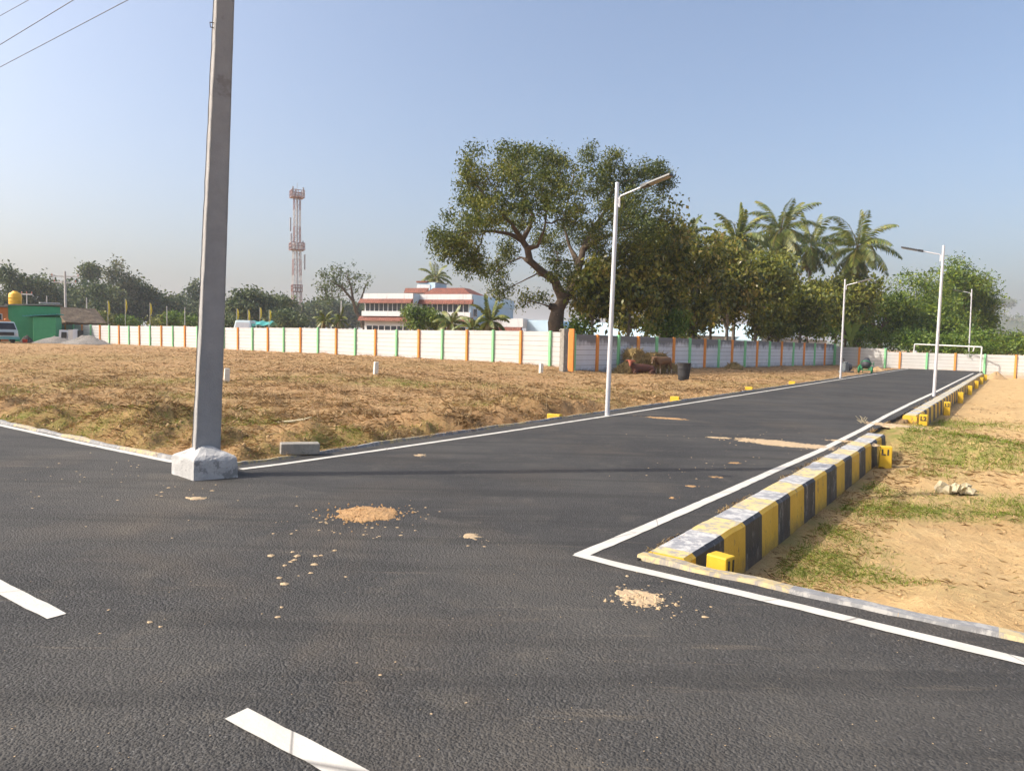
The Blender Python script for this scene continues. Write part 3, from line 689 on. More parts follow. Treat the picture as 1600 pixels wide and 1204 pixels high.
def precast_wall(name, label, pts, heights, mat, colours, slab_h=.27, seed=0, postw=.15):
    """pts: post feet (world, z at ground); heights: top z of each bay (len-1)"""
    t = thing(name, label, 'wall', pts[0], 0, 'precast boundary walls'); o = Vector(pts[0]); r2 = random.Random(seed)
    for i, p in enumerate(pts):
        a = pts[max(i-1, 0)]; c = pts[min(i+1, len(pts)-1)]; d = Vector((c.x-a.x, c.y-a.y, 0)).normalized(); n = Vector((d.y, -d.x, 0))
        if n.dot(-p) < 0: n = -n
        zt = max(heights[max(i-1, 0)], heights[min(i, len(heights)-1)])+.03+r2.uniform(-.012, .02); q = p-o; rz = math.atan2(d.y, d.x)+r2.uniform(-.04, .04)
        b = MB(); b.box((q.x+n.x*.05, q.y+n.y*.05, (zt+p.z-.5)/2-o.z), (postw, .17, zt-p.z+.5), rz)
        k = colours[i % len(colours)]; m = {'o': 'post_orange', 'g': 'post_green'}[k]
        po = b.build('post', m, t, bevel=.012); po['label'] = {'o': 'orange post', 'g': 'green post'}[k]
    for i in range(len(pts)-1):
        a, c = pts[i]-o, pts[i+1]-o; d = Vector((c.x-a.x, c.y-a.y, 0)); L = d.length; d.normalize(); n = Vector((d.y, -d.x, 0)); zt = heights[i]
        zg = min(pts[i].z, pts[i+1].z); b = MB(); z = zt; k = 0
        while z > zg-.35:
            zz = z-slab_h+.020; off = r2.uniform(-.007, .007); tl = r2.uniform(-.005, .005)
            A, B = a+d*.03+n*off, c-d*.03+n*(off+tl); th = .05
            cs = [A-n*th/2, B-n*th/2, B+n*th/2, A+n*th/2]
            if (cs[1]-cs[0]).cross(cs[2]-cs[1]).z < 0: cs = cs[::-1]
            dz = r2.uniform(-.004, .004)
            b.hexa([(v.x, v.y, zz-o.z) for v in cs]+[(v.x, v.y, z-o.z+dz) for v in cs]); z -= slab_h; k += 1
        # backing so that the joints are dark, not open
        cs = [a-n*.012, c-n*.012, c+n*.012, a+n*.012]
        if (cs[1]-cs[0]).cross(cs[2]-cs[1]).z < 0: cs = cs[::-1]
        b.mi = 1; b.hexa([(v.x, v.y, zg-.4-o.z) for v in cs]+[(v.x, v.y, zt-.015-o.z) for v in cs])
        b.build('panel', [mat, 'old_cement'], t)
    return t
k1 = 2.0/.0505
def w1p(k): x, y = (.0526-.0406*k)*k1, (1+.03*k)*k1; return Vector((x, y, Hs(x, y)))
P1 = [w1p(k) for k in range(-1, 38)]; P1[0] = w1p(-.62)
HT1 = [2.09+.03*math.sin(i*.7) for i in range(len(P1)-1)]
W1 = precast_wall('boundary_wall', 'long sunlit white precast wall with orange and green posts behind the dry plot', P1, HT1, 'wall_white', 'og', seed=1)
k2 = 2.0/.0545
def w2p(k): x, y = (.0842+.0368*k)*k2, (1+.0402*k)*k2; return Vector((x, y, Hs(x, y)))
x2 = [896, 932.1, 965.4, 996.1, 1024.9, 1051.8, 1076.9, 1100.6, 1122.5, 1143.3, 1163.5, 1182.5, 1202, 1221, 1239.3, 1256.1, 1272.8, 1288.7, 1303.5]
def k_of(px):
    d = ray(px, 530); t = d[0]/d[1]; return (t-.0842)/(.0368-t*.0402)
P2_ = [w2p(k_of(x)) for x in x2]
HT2 = [1.97-.004*i for i in range(len(P2_)-1)]
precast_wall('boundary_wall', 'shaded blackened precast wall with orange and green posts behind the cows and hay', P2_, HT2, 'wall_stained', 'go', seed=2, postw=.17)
e0 = P2_[-1]+Vector((.12, -.15, 0)); k3 = 2.0/.0334
def w3p(k): x, y = (.5416+.0252*k)*k3, (1-.0218*k)*k3; return Vector((x, y, Hs(x, y)))
a3 = w3p(0); P3 = [e0, e0.lerp(w3p(-.55), .5), w3p(-.55)]+[w3p(k) for k in range(0, 9)]
for p in P3: p.z = min(p.z, .02)
HT3 = [1.66, 1.60]+[1.33]*9
precast_wall('boundary_wall', 'sunlit white end wall with orange and green posts across the end of the side road', P3, HT3, 'wall_end', 'goggogogogog'.replace('gg', 'go') if 0 else 'gogogogogogo', seed=3)
# gatepost where two walls meet
p = GH(880, 580.5); b = MB(); b.box((0, 0, .95), (.30, .30, 2.3), rad(-50)); b.box((0, .15, 2.02), (.10, .6, .06), rad(-50)); o = b.build('gatepost', 'old_cement', bevel=.015, seg=2); o.location = p
tag(o, 'bare grey concrete gatepost where the white wall and the shaded wall meet', 'post')
p = GH(892, 580); b = MB(); b.box((0, 0, .95), (.26, .22, 2.35), rad(-20)); o = b.build('gatepost', 'post_orange', bevel=.015, seg=2); o.location = p
tag(o, 'thick orange gatepost beside the bare grey one', 'post')

# ================================================================== TREES
def frames(d):
    """orthonormal pairs for unit vectors d (n,3)"""
    a = np.where(np.abs(d[:, 2:3]) < .9, np.array([[0, 0, 1.]]), np.array([[1., 0, 0]]))
    x = np.cross(d, a); x /= np.linalg.norm(x, axis=1, keepdims=True)+1e-9
    return x, np.cross(d, x)
def leaves_mesh(pos, size, r, aspect=.42, droop=.35, spread=1.0):
    """rhombic leaves, slightly folded, at pos; tip mostly outward and down"""
    n = len(pos); d = r.normal(0, 1, (n, 3))*spread; d[:, 2] -= droop*1.6; d /= np.linalg.norm(d, axis=1, keepdims=True)
    x, y = frames(d); a = r.uniform(0, 2*np.pi, (n, 1)); s = x*np.cos(a)+y*np.sin(a); nn = np.cross(d, s)
    L = size*r.uniform(.6, 1.35, (n, 1)); w = L*aspect*r.uniform(.75, 1.25, (n, 1)); f = nn*w*r.uniform(-.25, .25, (n, 1))
    v = np.stack([pos, pos+d*L*.45+s*w*.5+f, pos+d*L, pos+d*L*.45-s*w*.5+f], 1).reshape(-1, 3)
    return v, np.arange(4*n).reshape(-1, 4)
def grow(trunks, tips, step, r, jit=.12, tip_r=.012, expo=.42, maxr=None):
    """trunks: list of polylines [(x,y,z,radius)...] sharing a start; tips (n,3). Returns edges (a,b,ra,rb)"""
    P = []; par = []; fix = []
    def key(p):
        for i, q in enumerate(P):
            if abs(q[0]-p[0])+abs(q[1]-p[1])+abs(q[2]-p[2]) < 1e-6: return i
        return -1
    for pl in trunks:
        last = key(pl[0])
        for k, p in enumerate(pl):
            if k == 0 and last >= 0: continue
            if last < 0: P.append(np.array(p[:3])); par.append(-1); fix.append(p[3]); last = len(P)-1; continue
            a, ra = P[last], fix[last]; b = np.array(p[:3]); m = max(1, int(np.linalg.norm(b-a)/step))
            for t in range(1, m+1):
                f = t/m; P.append(a+(b-a)*f+(r.normal(0, jit*.25*step, 3) if t < m else 0)); par.append(last); fix.append(ra+(p[3]-ra)*f); last = len(P)-1
    nt_ = len(P); cap = nt_+len(tips)*40; A = np.zeros((cap, 3)); A[:nt_] = P; cnt = nt_; start = max(1, int(nt_*.12))
    c0 = A[:nt_].mean(0); order = np.argsort(np.linalg.norm(tips-c0, axis=1))
    ends = []
    for i in order:
        t = tips[i]; dd = A[start:cnt]-t; dist = np.linalg.norm(dd, axis=1)+np.clip(dd[:, 2], 0, None)*.6
        j = start+int(np.argmin(dist)); a = A[j]; L = np.linalg.norm(t-a); m = max(1, int(L/step)); last = j
        sag = r.normal(0, 1, 3)*L*.07; sag[2] += L*.05
        for k in range(1, m+1):
            if cnt >= cap: break
            f = k/m; A[cnt] = a+(t-a)*f+sag*math.sin(math.pi*f)+(r.normal(0, jit*step, 3) if k < m else 0)
            par.append(last); fix.append(0); last = cnt; cnt += 1
        ends.append(last)
    w_ = np.zeros(cnt)
    for e in ends: w_[e] += 1
    for i in range(cnt-1, 0, -1):
        if par[i] >= 0: w_[par[i]] += w_[i]
    rad_ = tip_r*np.maximum(w_, 1)**expo
    fx = np.array(fix); rad_ = np.where(fx > 0, fx, rad_)
    for i in range(nt_, cnt): rad_[i] = min(rad_[i], rad_[par[i]]*.92)
    E_ = [(par[i], i) for i in range(cnt) if par[i] >= 0]
    return A[:cnt], np.array(E_), rad_, ends
def tubes_np(A, E_, R_, r, n=5, minr=0):
    E_ = np.array([e for e in E_ if R_[e[1]] >= minr]) if minr else E_
    a, b = A[E_[:, 0]], A[E_[:, 1]]; d = b-a; L = np.linalg.norm(d, axis=1, keepdims=True)+1e-9; d = d/L; x, y = frames(d)
    ra, rb = R_[E_[:, 0]][:, None], R_[E_[:, 1]][:, None]; ra = np.minimum(ra, rb*1.7); b = b+d*rb*.3
    th = np.arange(n)*2*np.pi/n; vs = []
    for c, rr in ((a, ra), (b, rb)):
        for t in th: vs.append(c+(x*math.cos(t)+y*math.sin(t))*rr)
    V = np.stack(vs, 1); m = len(E_); base = np.arange(m)[:, None]*(2*n); q = []
    for k in range(n): q.append(np.concatenate([base+k, base+(k+1) % n, base+n+(k+1) % n, base+n+k], 1))
    return V.reshape(-1, 3), np.concatenate(q, 0)
def crown_tips(r, c, rx, ry, rz, n, nclump=14, flat=.0, hollow=.45, rag=.35, clump=.30):
    """tips in uneven clumps through an ellipsoid, denser near its surface"""
    cc = []
    for _ in range(nclump*8):
        p = r.normal(0, 1, 3); p /= np.linalg.norm(p); p *= hollow+(1-hollow)*r.uniform(0, 1)**.5
        if p[2] < -.75+flat: continue
        if all(np.linalg.norm(p-q) > .30 for q in cc): cc.append(p)
        if len(cc) >= nclump: break
    cc = np.array(cc); sz = clump*r.uniform(1-rag, 1+rag, len(cc)); i = r.integers(0, len(cc), n)
    p = cc[i]+r.normal(0, 1, (n, 3))*sz[i][:, None]*.62
    return np.array(c)+p*np.array([rx, ry, rz])
worn('bark_brown', (.060, .042, .028), (.12, .085, .056), 4, .92, .8, .03, (.20, .15, .10), 3, .62, 22)
worn('bark_grey', (.13, .115, .095), (.22, .195, .165), 4, .92, .8, .03, (.08, .07, .055), 3, .62, 22)
worn('palm_bark', (.13, .11, .09), (.21, .18, .15), 9, .92, .8, .03, (.07, .06, .05), 6, .6, 25)
leafmat('leaf_rain', [(0.0227, 0.0411, 0.0059), (0.0516, 0.0791, 0.0072), (0.1189, 0.1418, 0.0087), (0.2218, 0.2064, 0.012)], .28)
leafmat('leaf_teak', [(0.0252, 0.0389, 0.0059), (0.0635, 0.0855, 0.0098), (0.1537, 0.1674, 0.0189), (0.283, 0.2624, 0.0383), (0.3879, 0.271, 0.0785)], .32, .36, .6)
leafmat('leaf_olive', [(0.0399, 0.0617, 0.0117), (0.1023, 0.1307, 0.0154), (0.1985, 0.2093, 0.0224), (0.2863, 0.2538, 0.0342)], .25, .5, .5)
leafmat('leaf_bright', [(0.0372, 0.0847, 0.0104), (0.0877, 0.162, 0.0149), (0.1571, 0.2313, 0.022), (0.2203, 0.2648, 0.0346)], .30)
leafmat('leaf_right', [(0.0306, 0.0674, 0.012), (0.0764, 0.1346, 0.013), (0.15, 0.2134, 0.0126), (0.2354, 0.2618, 0.0188)], .25)
leafmat('leaf_far', [(0.0295, 0.054, 0.0213), (0.0571, 0.0898, 0.0286), (0.0962, 0.1288, 0.0348), (0.1487, 0.1629, 0.0446)], .2, .7, .12)
leafmat('leaf_far_pale', [(0.0494, 0.0699, 0.0336), (0.083, 0.1035, 0.0467), (0.128, 0.1401, 0.0675), (0.1676, 0.1676, 0.0829)], .2, .7, .12)
leafmat('leaf_dry', [(.05, .045, .028), (.085, .07, .04), (.12, .10, .055)], .2, .7)
leafmat('palm_leaf', [(0.0449, 0.0779, 0.0152), (0.0909, 0.1321, 0.0215), (0.1607, 0.1855, 0.0303), (0.2938, 0.2525, 0.0463)], .25, .45, .9)
leafmat('palm_leaf_old', [(.10, .085, .02), (.20, .15, .04), (.26, .19, .07)], .25, .5)
leafmat('banana_leaf', [(.10, .18, .020), (.17, .26, .035), (.22, .30, .05)], .35, .4)
leafmat('grass_green', [(0.0783, 0.1355, 0.0097), (0.1515, 0.223, 0.0156), (0.2323, 0.2823, 0.0249), (0.3332, 0.3332, 0.0615)], .25, .6, .8)
leafmat('straw', [(0.2316, 0.1341, 0.0548), (0.4023, 0.2498, 0.1037), (0.5485, 0.3657, 0.1585), (0.6, 0.4876, 0.2316)], .1, .7, .8)
leafmat('straw_dull', [(0.165, 0.1045, 0.0495), (0.297, 0.198, 0.0935), (0.44, 0.3025, 0.154), (0.572, 0.418, 0.22)], .1, .7, .8)
leafmat('straw_hay', [(.16, .105, .035), (.27, .185, .065), (.38, .27, .10), (.46, .34, .14)], .1, .7, 1.2)

def tree(name, label, base, H_, rx, rz, cz, leaf, bark='bark_brown', n=220, per=26, size=.22, sig=.34, seed=1, trunk_r=.2, group=None, limbs=4, nclump=15, flat=0., aspect=.45, droop=.35, cat='tree', ry=None, tlean=(0, 0), hollow=.45, tips_fn=None, trunks=None, tube=5, clump=.30, step=None):
    """base: foot on the ground; H_ total height; rx/rz crown half width/height; cz crown centre height"""
    r = np.random.default_rng(seed); t = thing(name, label, cat, base, 0, group); ry = ry or rx
    c = np.array([tlean[0], tlean[1], cz])
    tips = tips_fn(r) if tips_fn else crown_tips(r, c, rx*.86, ry*.86, rz*.86, n, nclump, flat, hollow, clump=clump)
    if trunks is None:
        fork = max(.12*H_, cz-rz*.75); fx, fy = tlean[0]*.5, tlean[1]*.5
        main = [(0, 0, -.3, trunk_r*1.25), (r.normal(0, .04), r.normal(0, .04), .25*fork, trunk_r), (fx, fy, fork, trunk_r*.8)]
        trunks = [main]
        for k in range(limbs):
            a = 2*math.pi*(k+r.uniform(-.25, .25))/limbs; q = r.uniform(.35, .6); e = c+np.array([math.cos(a)*rx*q, math.sin(a)*ry*q, rz*r.uniform(-.15, .45)])
            mid = np.array(main[-1][:3])*.5+e*.5+r.normal(0, .12*rx, 3)
            trunks.append([main[-1], (*mid, trunk_r*.45), (*e, trunk_r*.2)])
    A, E_, R_, ends = grow(trunks, tips, step or max(.35, rx*.09), r, tip_r=.0075*max(1, size/.22))
    v, q = tubes_np(A, E_, R_, r, tube); mesh_np('trunk', v, q, bark, t, smooth=True)
    k = len(tips)*per; i = np.repeat(np.arange(len(tips)), per); pos = A[np.array(ends)][i]+r.normal(0, sig, (k, 3))*np.array([1, 1, .8])
    pos[:, 2] = np.maximum(pos[:, 2], .15)
    v, q = leaves_mesh(pos, size, r, aspect, droop); mesh_np('crown', v, q, leaf, t)
    return t

# ---- the big leaning rain tree: limbs follow the photo, with real depth
def rain_tree():
    Y0 = 45.0; foot = D(876, 520, Y0); foot.z = .1
    def q(px, py, dy, rr):
        p = D(px, py, Y0+dy)-foot; return (p.x, p.y, p.z, rr)
    J = {}
    base = (0, 0, -.4, .62); k1_ = q(868, 505, 0, .50); k2_ = q(872, 482, .1, .40); f1 = q(880, 468, 0, .36)
    l1 = q(868, 440, -.4, .27); l2 = q(850, 427, -.7, .24); l3 = q(828, 408, -1.0, .22); l4 = q(824, 388, -1.1, .20); f2 = q(816, 376, -1.2, .18)
    r1 = q(897, 446, .8, .28); r2 = q(905, 415, 1.5, .24); r3 = q(912, 388, 2.0, .20); r4 = q(925, 360, 2.5, .16)
    tr = [[base, k1_, k2_, f1, l1, l2, l3, l4, f2],
          [f1, r1, r2, r3, r4, q(945, 330, 3, .11), q(960, 290, 3.4, .06)],
          [f2, q(800, 367, -1.6, .12), q(770, 361, -2.2, .09), q(735, 362, -2.8, .06), q(705, 372, -3.2, .035)],
          [f2, q(828, 355, -1.0, .13), q(832, 335, -.8, .11), q(815, 300, -1.2, .07), q(790, 265, -1.6, .04)],
          [l4, q(840, 385, -2, .09), q(850, 360, -2.8, .07), q(858, 310, -3.4, .045)],
          [l3, q(815, 402, 0, .06), q(795, 410, .8, .045), q(775, 425, 1.2, .03)],
          [r3, q(945, 370, 1.0, .10), q(985, 355, .4, .07), q(1010, 330, 0, .04)],
          [r2, q(890, 385, 2.6, .10), q(880, 350, 3.2, .08), q(890, 300, 3.6, .05), q(900, 260, 3.8, .03)],
          [r4, q(950, 345, 4.2, .08), q(990, 310, 5.0, .05), q(1025, 290, 5.2, .03)],
          [f2, q(800, 350, -3.0, .10), q(770, 320, -4.2, .06), q(745, 290, -4.8, .035)],
          [l2, q(838, 428, .8, .05), q(815, 440, 1.6, .035), q(790, 452, 2.0, .02)],
          [k2_, q(850, 476, -.5, .04), q(830, 470, -1.0, .025), q(815, 480, -1.3, .015)]]
    # clumps: px, py, radius in px, depth offset, share
    CL = [(745, 260, 26, -4, 3), (742, 300, 28, -3, 4), (760, 330, 32, -4.5, 5), (720, 352, 30, -3, 4), (700, 380, 24, -3, 4), (725, 390, 28, -1.5, 3), (740, 410, 20, -2, 2), (730, 420, 14, -3, 1), (790, 250, 24, -2, 3), (800, 290, 34, -4, 5),
          (820, 250, 22, 0, 3), (855, 250, 20, -3, 2.5), (850, 290, 32, 2, 4), (870, 270, 26, -3, 3), (885, 320, 34, -3, 5), (835, 330, 28, -5, 3), (800, 345, 30, 1.5, 3), (790, 395, 26, 0, 2), (770, 425, 20, 1.5, 1.6), (785, 452, 20, 2, 1.6),
          (920, 240, 14, 2, 1.2), (925, 280, 32, 2, 4), (955, 250, 20, 3, 2.2), (960, 300, 34, 3.5, 4.5), (990, 270, 26, 3, 3), (1020, 270, 22, 4.5, 2.4), (1040, 275, 14, 5, 1.5), (1035, 295, 16, 5, 1.4), (1000, 320, 30, 1, 3.5), (950, 350, 36, -1, 4),
          (905, 365, 30, 3, 3), (870, 370, 28, 4, 2.5), (860, 410, 22, 3, 1.6), (1000, 360, 34, 0, 5), (985, 395, 30, 1, 4), (930, 395, 30, 3, 3.5), (1020, 375, 26, 2, 3), (965, 330, 30, 4, 3), (880, 430, 22, -1.5, 1.8), (840, 370, 20, 4, 1.2), (820, 470, 16, -1, .7), (845, 470, 18, 1.5, .7), (680, 365, 10, -3.2, .7), (1030, 335, 16, 3, 1)]
    def tips(r):
        out = []; tot = sum(c[4] for c in CL)
        for px, py, pr, dy, s in CL:
            n = int(round(950*s/tot)); c = np.array(D(px, py, Y0+dy)-foot); rr = pr/1116*Y0
            p = r.normal(0, 1, (n, 3)); p *= (r.uniform(.2, 1, (n, 1))**.5)/np.linalg.norm(p, axis=1, keepdims=True); out.append(c+p*rr*np.array([1, 1.5, .95]))
        return np.concatenate(out)
    tree('rain_tree', 'largest tree with a thick leaning trunk and wide spreading crown behind the nearest lamp', foot, 13, 8, 5, 8, 'leaf_rain', per=74, size=.18, sig=.26, seed=5, tips_fn=tips, trunks=tr, tube=7, step=.42, aspect=.4, droop=.45)
rain_tree()

def tree_px(name, label, px, Y, top, half, leaf, group, low=None, **kw):
    """crown spans px+-half, top row to low row at distance Y"""
    f = D(px, 530, Y); z0 = Hs(f.x, f.y); f.z = z0; zt = D(px, top, Y).z-z0; zl = (D(px, low, Y).z-z0) if low else zt*.25
    rz = (zt-zl)/2; rx = half/F*Y
    return tree(name, label, f, zt, rx, rz, (zt+zl)/2, leaf, group=group, **kw)
GT = 'broadleaf trees behind the shaded wall'
BL = dict(per=34, size=.34, sig=.40, aspect=.52, droop=.6, tube=4)
tree_px('broadleaf_tree', 'small thin-stemmed broadleaf tree under the rain tree, left of the nearest lamp', 925, 46, 405, 42, 'leaf_teak', GT, 515, n=130, seed=11, trunk_r=.11, bark='bark_grey', **BL)
tree_px('broadleaf_tree', 'slender broadleaf tree with bare lower stem just right of the nearest lamp', 982, 47, 385, 44, 'leaf_teak', GT, 505, n=170, seed=12, trunk_r=.12, bark='bark_grey', **BL)
tree_px('broadleaf_tree', 'tall narrow browning broadleaf tree behind the lying cow', 1033, 50, 328, 40, 'leaf_teak', GT, 520, n=260, seed=13, trunk_r=.15, bark='bark_grey', **BL)
tree_px('broadleaf_tree', 'dark dense broadleaf tree behind the black barrel', 1083, 53, 368, 50, 'leaf_teak', GT, 530, n=290, seed=14, trunk_r=.16, bark='bark_grey', **BL)
tree_px('broadleaf_tree', 'dark broadleaf tree in front of the second palm from the left', 1135, 57, 385, 46, 'leaf_teak', GT, 532, n=270, seed=15, trunk_r=.16, bark='bark_grey', **BL)
tree_px('broadleaf_tree', 'olive broadleaf tree below the tallest palm', 1180, 60, 392, 44, 'leaf_olive', GT, 525, n=230, seed=16, trunk_r=.16, bark='bark_grey', **BL)
tree_px('broadleaf_tree', 'olive broadleaf tree with yellowing leaves between the two tall palms', 1250, 64, 405, 46, 'leaf_olive', GT, 515, n=250, seed=17, trunk_r=.15, bark='bark_grey', **BL)
tree_px('broadleaf_tree', 'low dark broadleaf tree filling the gap right of the barrel', 1110, 62, 420, 50, 'leaf_teak', GT, 525, n=170, seed=18, trunk_r=.14, bark='bark_grey', **BL)
tree_px('broadleaf_tree', 'shadowed broadleaf tree left of the far left street lamp', 1215, 67, 425, 50, 'leaf_teak', GT, 530, n=180, seed=19, trunk_r=.14, bark='bark_grey', **BL)
tree_px('broadleaf_tree', 'dark tree standing behind the far left street lamp below a palm', 1305, 75, 430, 42, 'leaf_right', GT, 530, n=170, seed=20, trunk_r=.14, **BL)
tree_px('broadleaf_tree', 'olive tree crowding the trunk of the rightmost palm', 1320, 71, 418, 44, 'leaf_olive', GT, 525, n=230, seed=27, trunk_r=.14, **BL)
tree_px('broadleaf_tree', 'tall olive tree hiding the trunk of the tallest palm', 1205, 66, 395, 42, 'leaf_olive', GT, 520, n=220, seed=28, trunk_r=.14, **BL)
tree_px('broadleaf_tree', 'background broadleaf tree seen through the gap behind the rain tree', 1010, 62, 420, 55, 'leaf_teak', GT, 532, n=190, seed=26, trunk_r=.14, **BL)
GB = 'bushes behind the walls'
BU = dict(cat='bush', sig=.30, tube=4, limbs=5, flat=.2, trunk_r=.05)
tree_px('bush', 'bright green bush showing over the shaded wall above the hay', 1042, 48.5, 490, 34, 'leaf_bright', GB, 532, n=90, per=30, size=.24, seed=31, **BU)
tree_px('bush', 'light green bushy shrub over the wall left of the far left lamp', 1250, 66, 478, 42, 'leaf_bright', GB, 540, n=130, per=30, size=.28, seed=32, **BU)
tree_px('bush', 'yellowish scrub over the shaded wall beneath the olive trees', 1200, 62, 500, 30, 'leaf_olive', GB, 536, n=80, per=26, size=.26, seed=33, **BU)
tree_px('bush', 'small dark shrub beside the leaning trunk of the rain tree', 902, 44, 500, 18, 'leaf_right', GB, 530, n=40, per=26, size=.2, seed=34, **BU)
GR = 'feathery trees beyond the end wall'
RT = dict(per=46, size=.40, sig=.52, aspect=.34, tube=4, droop=.2)
tree_px('feathery_tree', 'broad feathery tree beyond the end wall, left of the right hand lamp', 1432, 84, 420, 66, 'leaf_right', GR, 535, n=330, seed=41, trunk_r=.25, **RT)
tree_px('feathery_tree', 'tallest feathery tree beyond the end wall, between the two right hand lamps', 1487, 88, 411, 50, 'leaf_right', GR, 530, n=330, seed=42, trunk_r=.25, **RT)
tree_px('feathery_tree', 'rightmost feathery tree, its edge against the hazy hill', 1526, 90, 432, 24, 'leaf_right', GR, 530, n=170, seed=43, trunk_r=.18, **RT)
tree_px('feathery_tree', 'lower leafy tree behind the green machine', 1375, 80, 450, 50, 'leaf_right', GR, 540, n=230, seed=44, trunk_r=.2, **RT)
tree_px('feathery_tree', 'dark low tree in the shade between the feathery trees', 1465, 80, 480, 52, 'leaf_right', GR, 545, n=190, seed=45, trunk_r=.15, **RT)
for i, (px, Y, tp, hf, lf, lb) in enumerate([(1340, 72, 500, 34, 'leaf_bright', 'green bush over the end wall right of the far left lamp'), (1420, 70, 515, 36, 'leaf_bright', 'bright bush behind the left end of the pipe frame'), (1475, 68, 524, 34, 'leaf_bright', 'low bright bush behind the middle of the pipe frame'),
                                             (1520, 66, 512, 30, 'leaf_bright', 'bright bush behind the right end of the pipe frame'), (1575, 72, 522, 34, 'leaf_right', 'darker bush over the end wall at the right edge of the photo'), (1568, 110, 514, 36, 'leaf_far_pale', 'pale hazy bush in front of the hill'), (1605, 95, 516, 30, 'leaf_far_pale', 'pale leafy tree at the far right edge below the hill'),
                                             (1625, 66, 526, 34, 'leaf_right', 'reddish green scrub over the end wall, rightmost of the bushes')]):
    tree_px('bush', lb, px, Y, tp, hf, lf, GB, 556, n=110, per=30, size=.28, seed=60+i, **{**BU, 'sig': .36})
# creeper hanging over the end wall
f = D(1538, 545, 57.2); f.z = -.05
def creeper(r): return np.array([D(1538+r.normal(0, 13), 537+abs(r.normal(0, 8))+(0 if r.uniform() < .6 else 8), 57.6-r.uniform(.2, 1.0))-f for _ in range(70)])
tree('creeper', 'leafy green creeper hanging over the end wall on its green post', f, 2, 1, 1, 1.5, 'leaf_bright', per=26, size=.17, sig=.16, seed=71, tips_fn=creeper, trunks=[[(0, .3, -.2, .03), (0, .25, 1.4, .025)]], cat='creeper', tube=4)
# hill-top tree and hillside trees
for px, py, hh, lb in ((1569, 486, 20, 'lone tree on the crest of the hazy hill'),):
    Yh = 855; f = D(px, 500, Yh); f.z = hill_z(f.x, f.y)-2
    tree('hill_tree', lb, f, 22, 10, 6, max(9, D(px, 473, Yh).z-f.z), 'leaf_far', n=60, per=40, size=1.6, sig=1.6, seed=80, trunk_r=.6, tube=4)
def hill_woods():
    r = np.random.default_rng(5); pos = []
    for _ in range(1500):
        x, y = r.uniform(400, 900), r.uniform(650, 1100); z = hill_z(x, y)
        if z > 1: pos.append((x, y, z))
    pos = np.array(pos); i = np.repeat(np.arange(len(pos)), 26); s = r.uniform(2.0, 4.2, len(pos))[i]; p = pos[i]+r.normal(0, 1, (len(i), 3))*np.stack([s, s, s*.8], 1); p[:, 2] += 2.5
    v, q = leaves_mesh(p, 2.4, r, .6, .1); tag(mesh_np('hill_woods', v, q, 'leaf_far'), kind='stuff')
hill_woods()

# ---- palms
def palm(label, base, H_, L, seed, nf=30, lean=(0, 0), group='coconut palms', trunk_r=.15, leaflet=.62, old=3, up=82, lo=-52, name='coconut_palm', nl=34):
    r = np.random.default_rng(seed); t = thing(name, label, 'palm tree', base, 0, group)
    top_ = np.array([lean[0], lean[1], H_]); pts = [np.array([0, 0, -.3]), np.array([lean[0]*.15, lean[1]*.15, H_*.3]), np.array([lean[0]*.5, lean[1]*.5, H_*.68]), top_]
    b = MB(); b.tube(pts, [trunk_r*1.5, trunk_r, trunk_r*.85, trunk_r*.8], 9); b.build('trunk', 'palm_bark', t)
    vs, qs, mi = [], [], []; cnt = 0
    for k in range(nf):
        az = k*2.39996+r.uniform(-.25, .25); f = k/(nf-1); el = rad(up+(lo-up)*f**1.0+r.uniform(-8, 8)); ln = L*r.uniform(.82, 1.1)*(.75+.35*math.sin(math.pi*min(1, f+.25)))
        d = np.array([math.cos(az)*math.cos(el), math.sin(az)*math.cos(el), math.sin(el)]); p = top_.copy(); m = 12; dl = ln/m; sp = [p.copy()]
        for j in range(m):
            d = d+np.array([0, 0, -.10-.065*j/m])*(1.1 if el > 0 else .8); d /= np.linalg.norm(d); p = p+d*dl; sp.append(p.copy())
        sp = np.array(sp); isold = 1 if k >= nf-old else 0
        side = np.array([-math.sin(az), math.cos(az), 0]); tw = r.uniform(-.3, .3)
        for j in range(m):               # rachis
            a, c = sp[j], sp[j+1]; w0, w1 = .035*(1-j/m)+.008, .035*(1-(j+1)/m)+.008
            vs += [a-side*w0, a+side*w0, c+side*w1, c-side*w1]; qs.append([cnt, cnt+1, cnt+2, cnt+3]); mi.append(2); cnt += 4
        for sgn in (-1, 1):
            for j in range(nl):
                u_ = .10+.9*j/(nl-1); x = u_*m; i0 = min(int(x), m-1); a = sp[i0]+(sp[i0+1]-sp[i0])*(x-i0); td = sp[i0+1]-sp[i0]; td /= np.linalg.norm(td)
                pr = leaflet*(math.sin(math.pi*(.12+.80*u_))**.8)*r.uniform(.8, 1.12)
                dn = np.cross(td, side); dn = dn if dn[2] < 0 else -dn
                ld = side*sgn*(.78+tw*sgn)+td*.55+dn*(.55+.25*r.uniform())+r.normal(0, .07, 3); ld /= np.linalg.norm(ld); e = a+ld*pr+np.array([0, 0, -.10*pr]); wv = td*.062
                mid = a+ld*pr*.55; vs += [a-wv*.6, mid-wv, e, mid+wv]; qs.append([cnt, cnt+1, cnt+2, cnt+3]); mi.append(isold); cnt += 4
    mesh_np('crown', np.array(vs), np.array(qs), ['palm_leaf', 'palm_leaf_old', 'palm_leaf_old'], t, mi)
    return t
def palm_px(label, px, Y, cy, rpx, seed, lean=(0, 0), **kw):
    c = D(px, cy, Y); f = Vector((c.x-lean[0], c.y-lean[1], 0)); f.z = Hs(f.x, f.y); L = rpx/F*Y*1.22
    return palm(label, f, c.z-f.z, L, seed, lean=lean, leaflet=max(.25, L*.24), **kw)
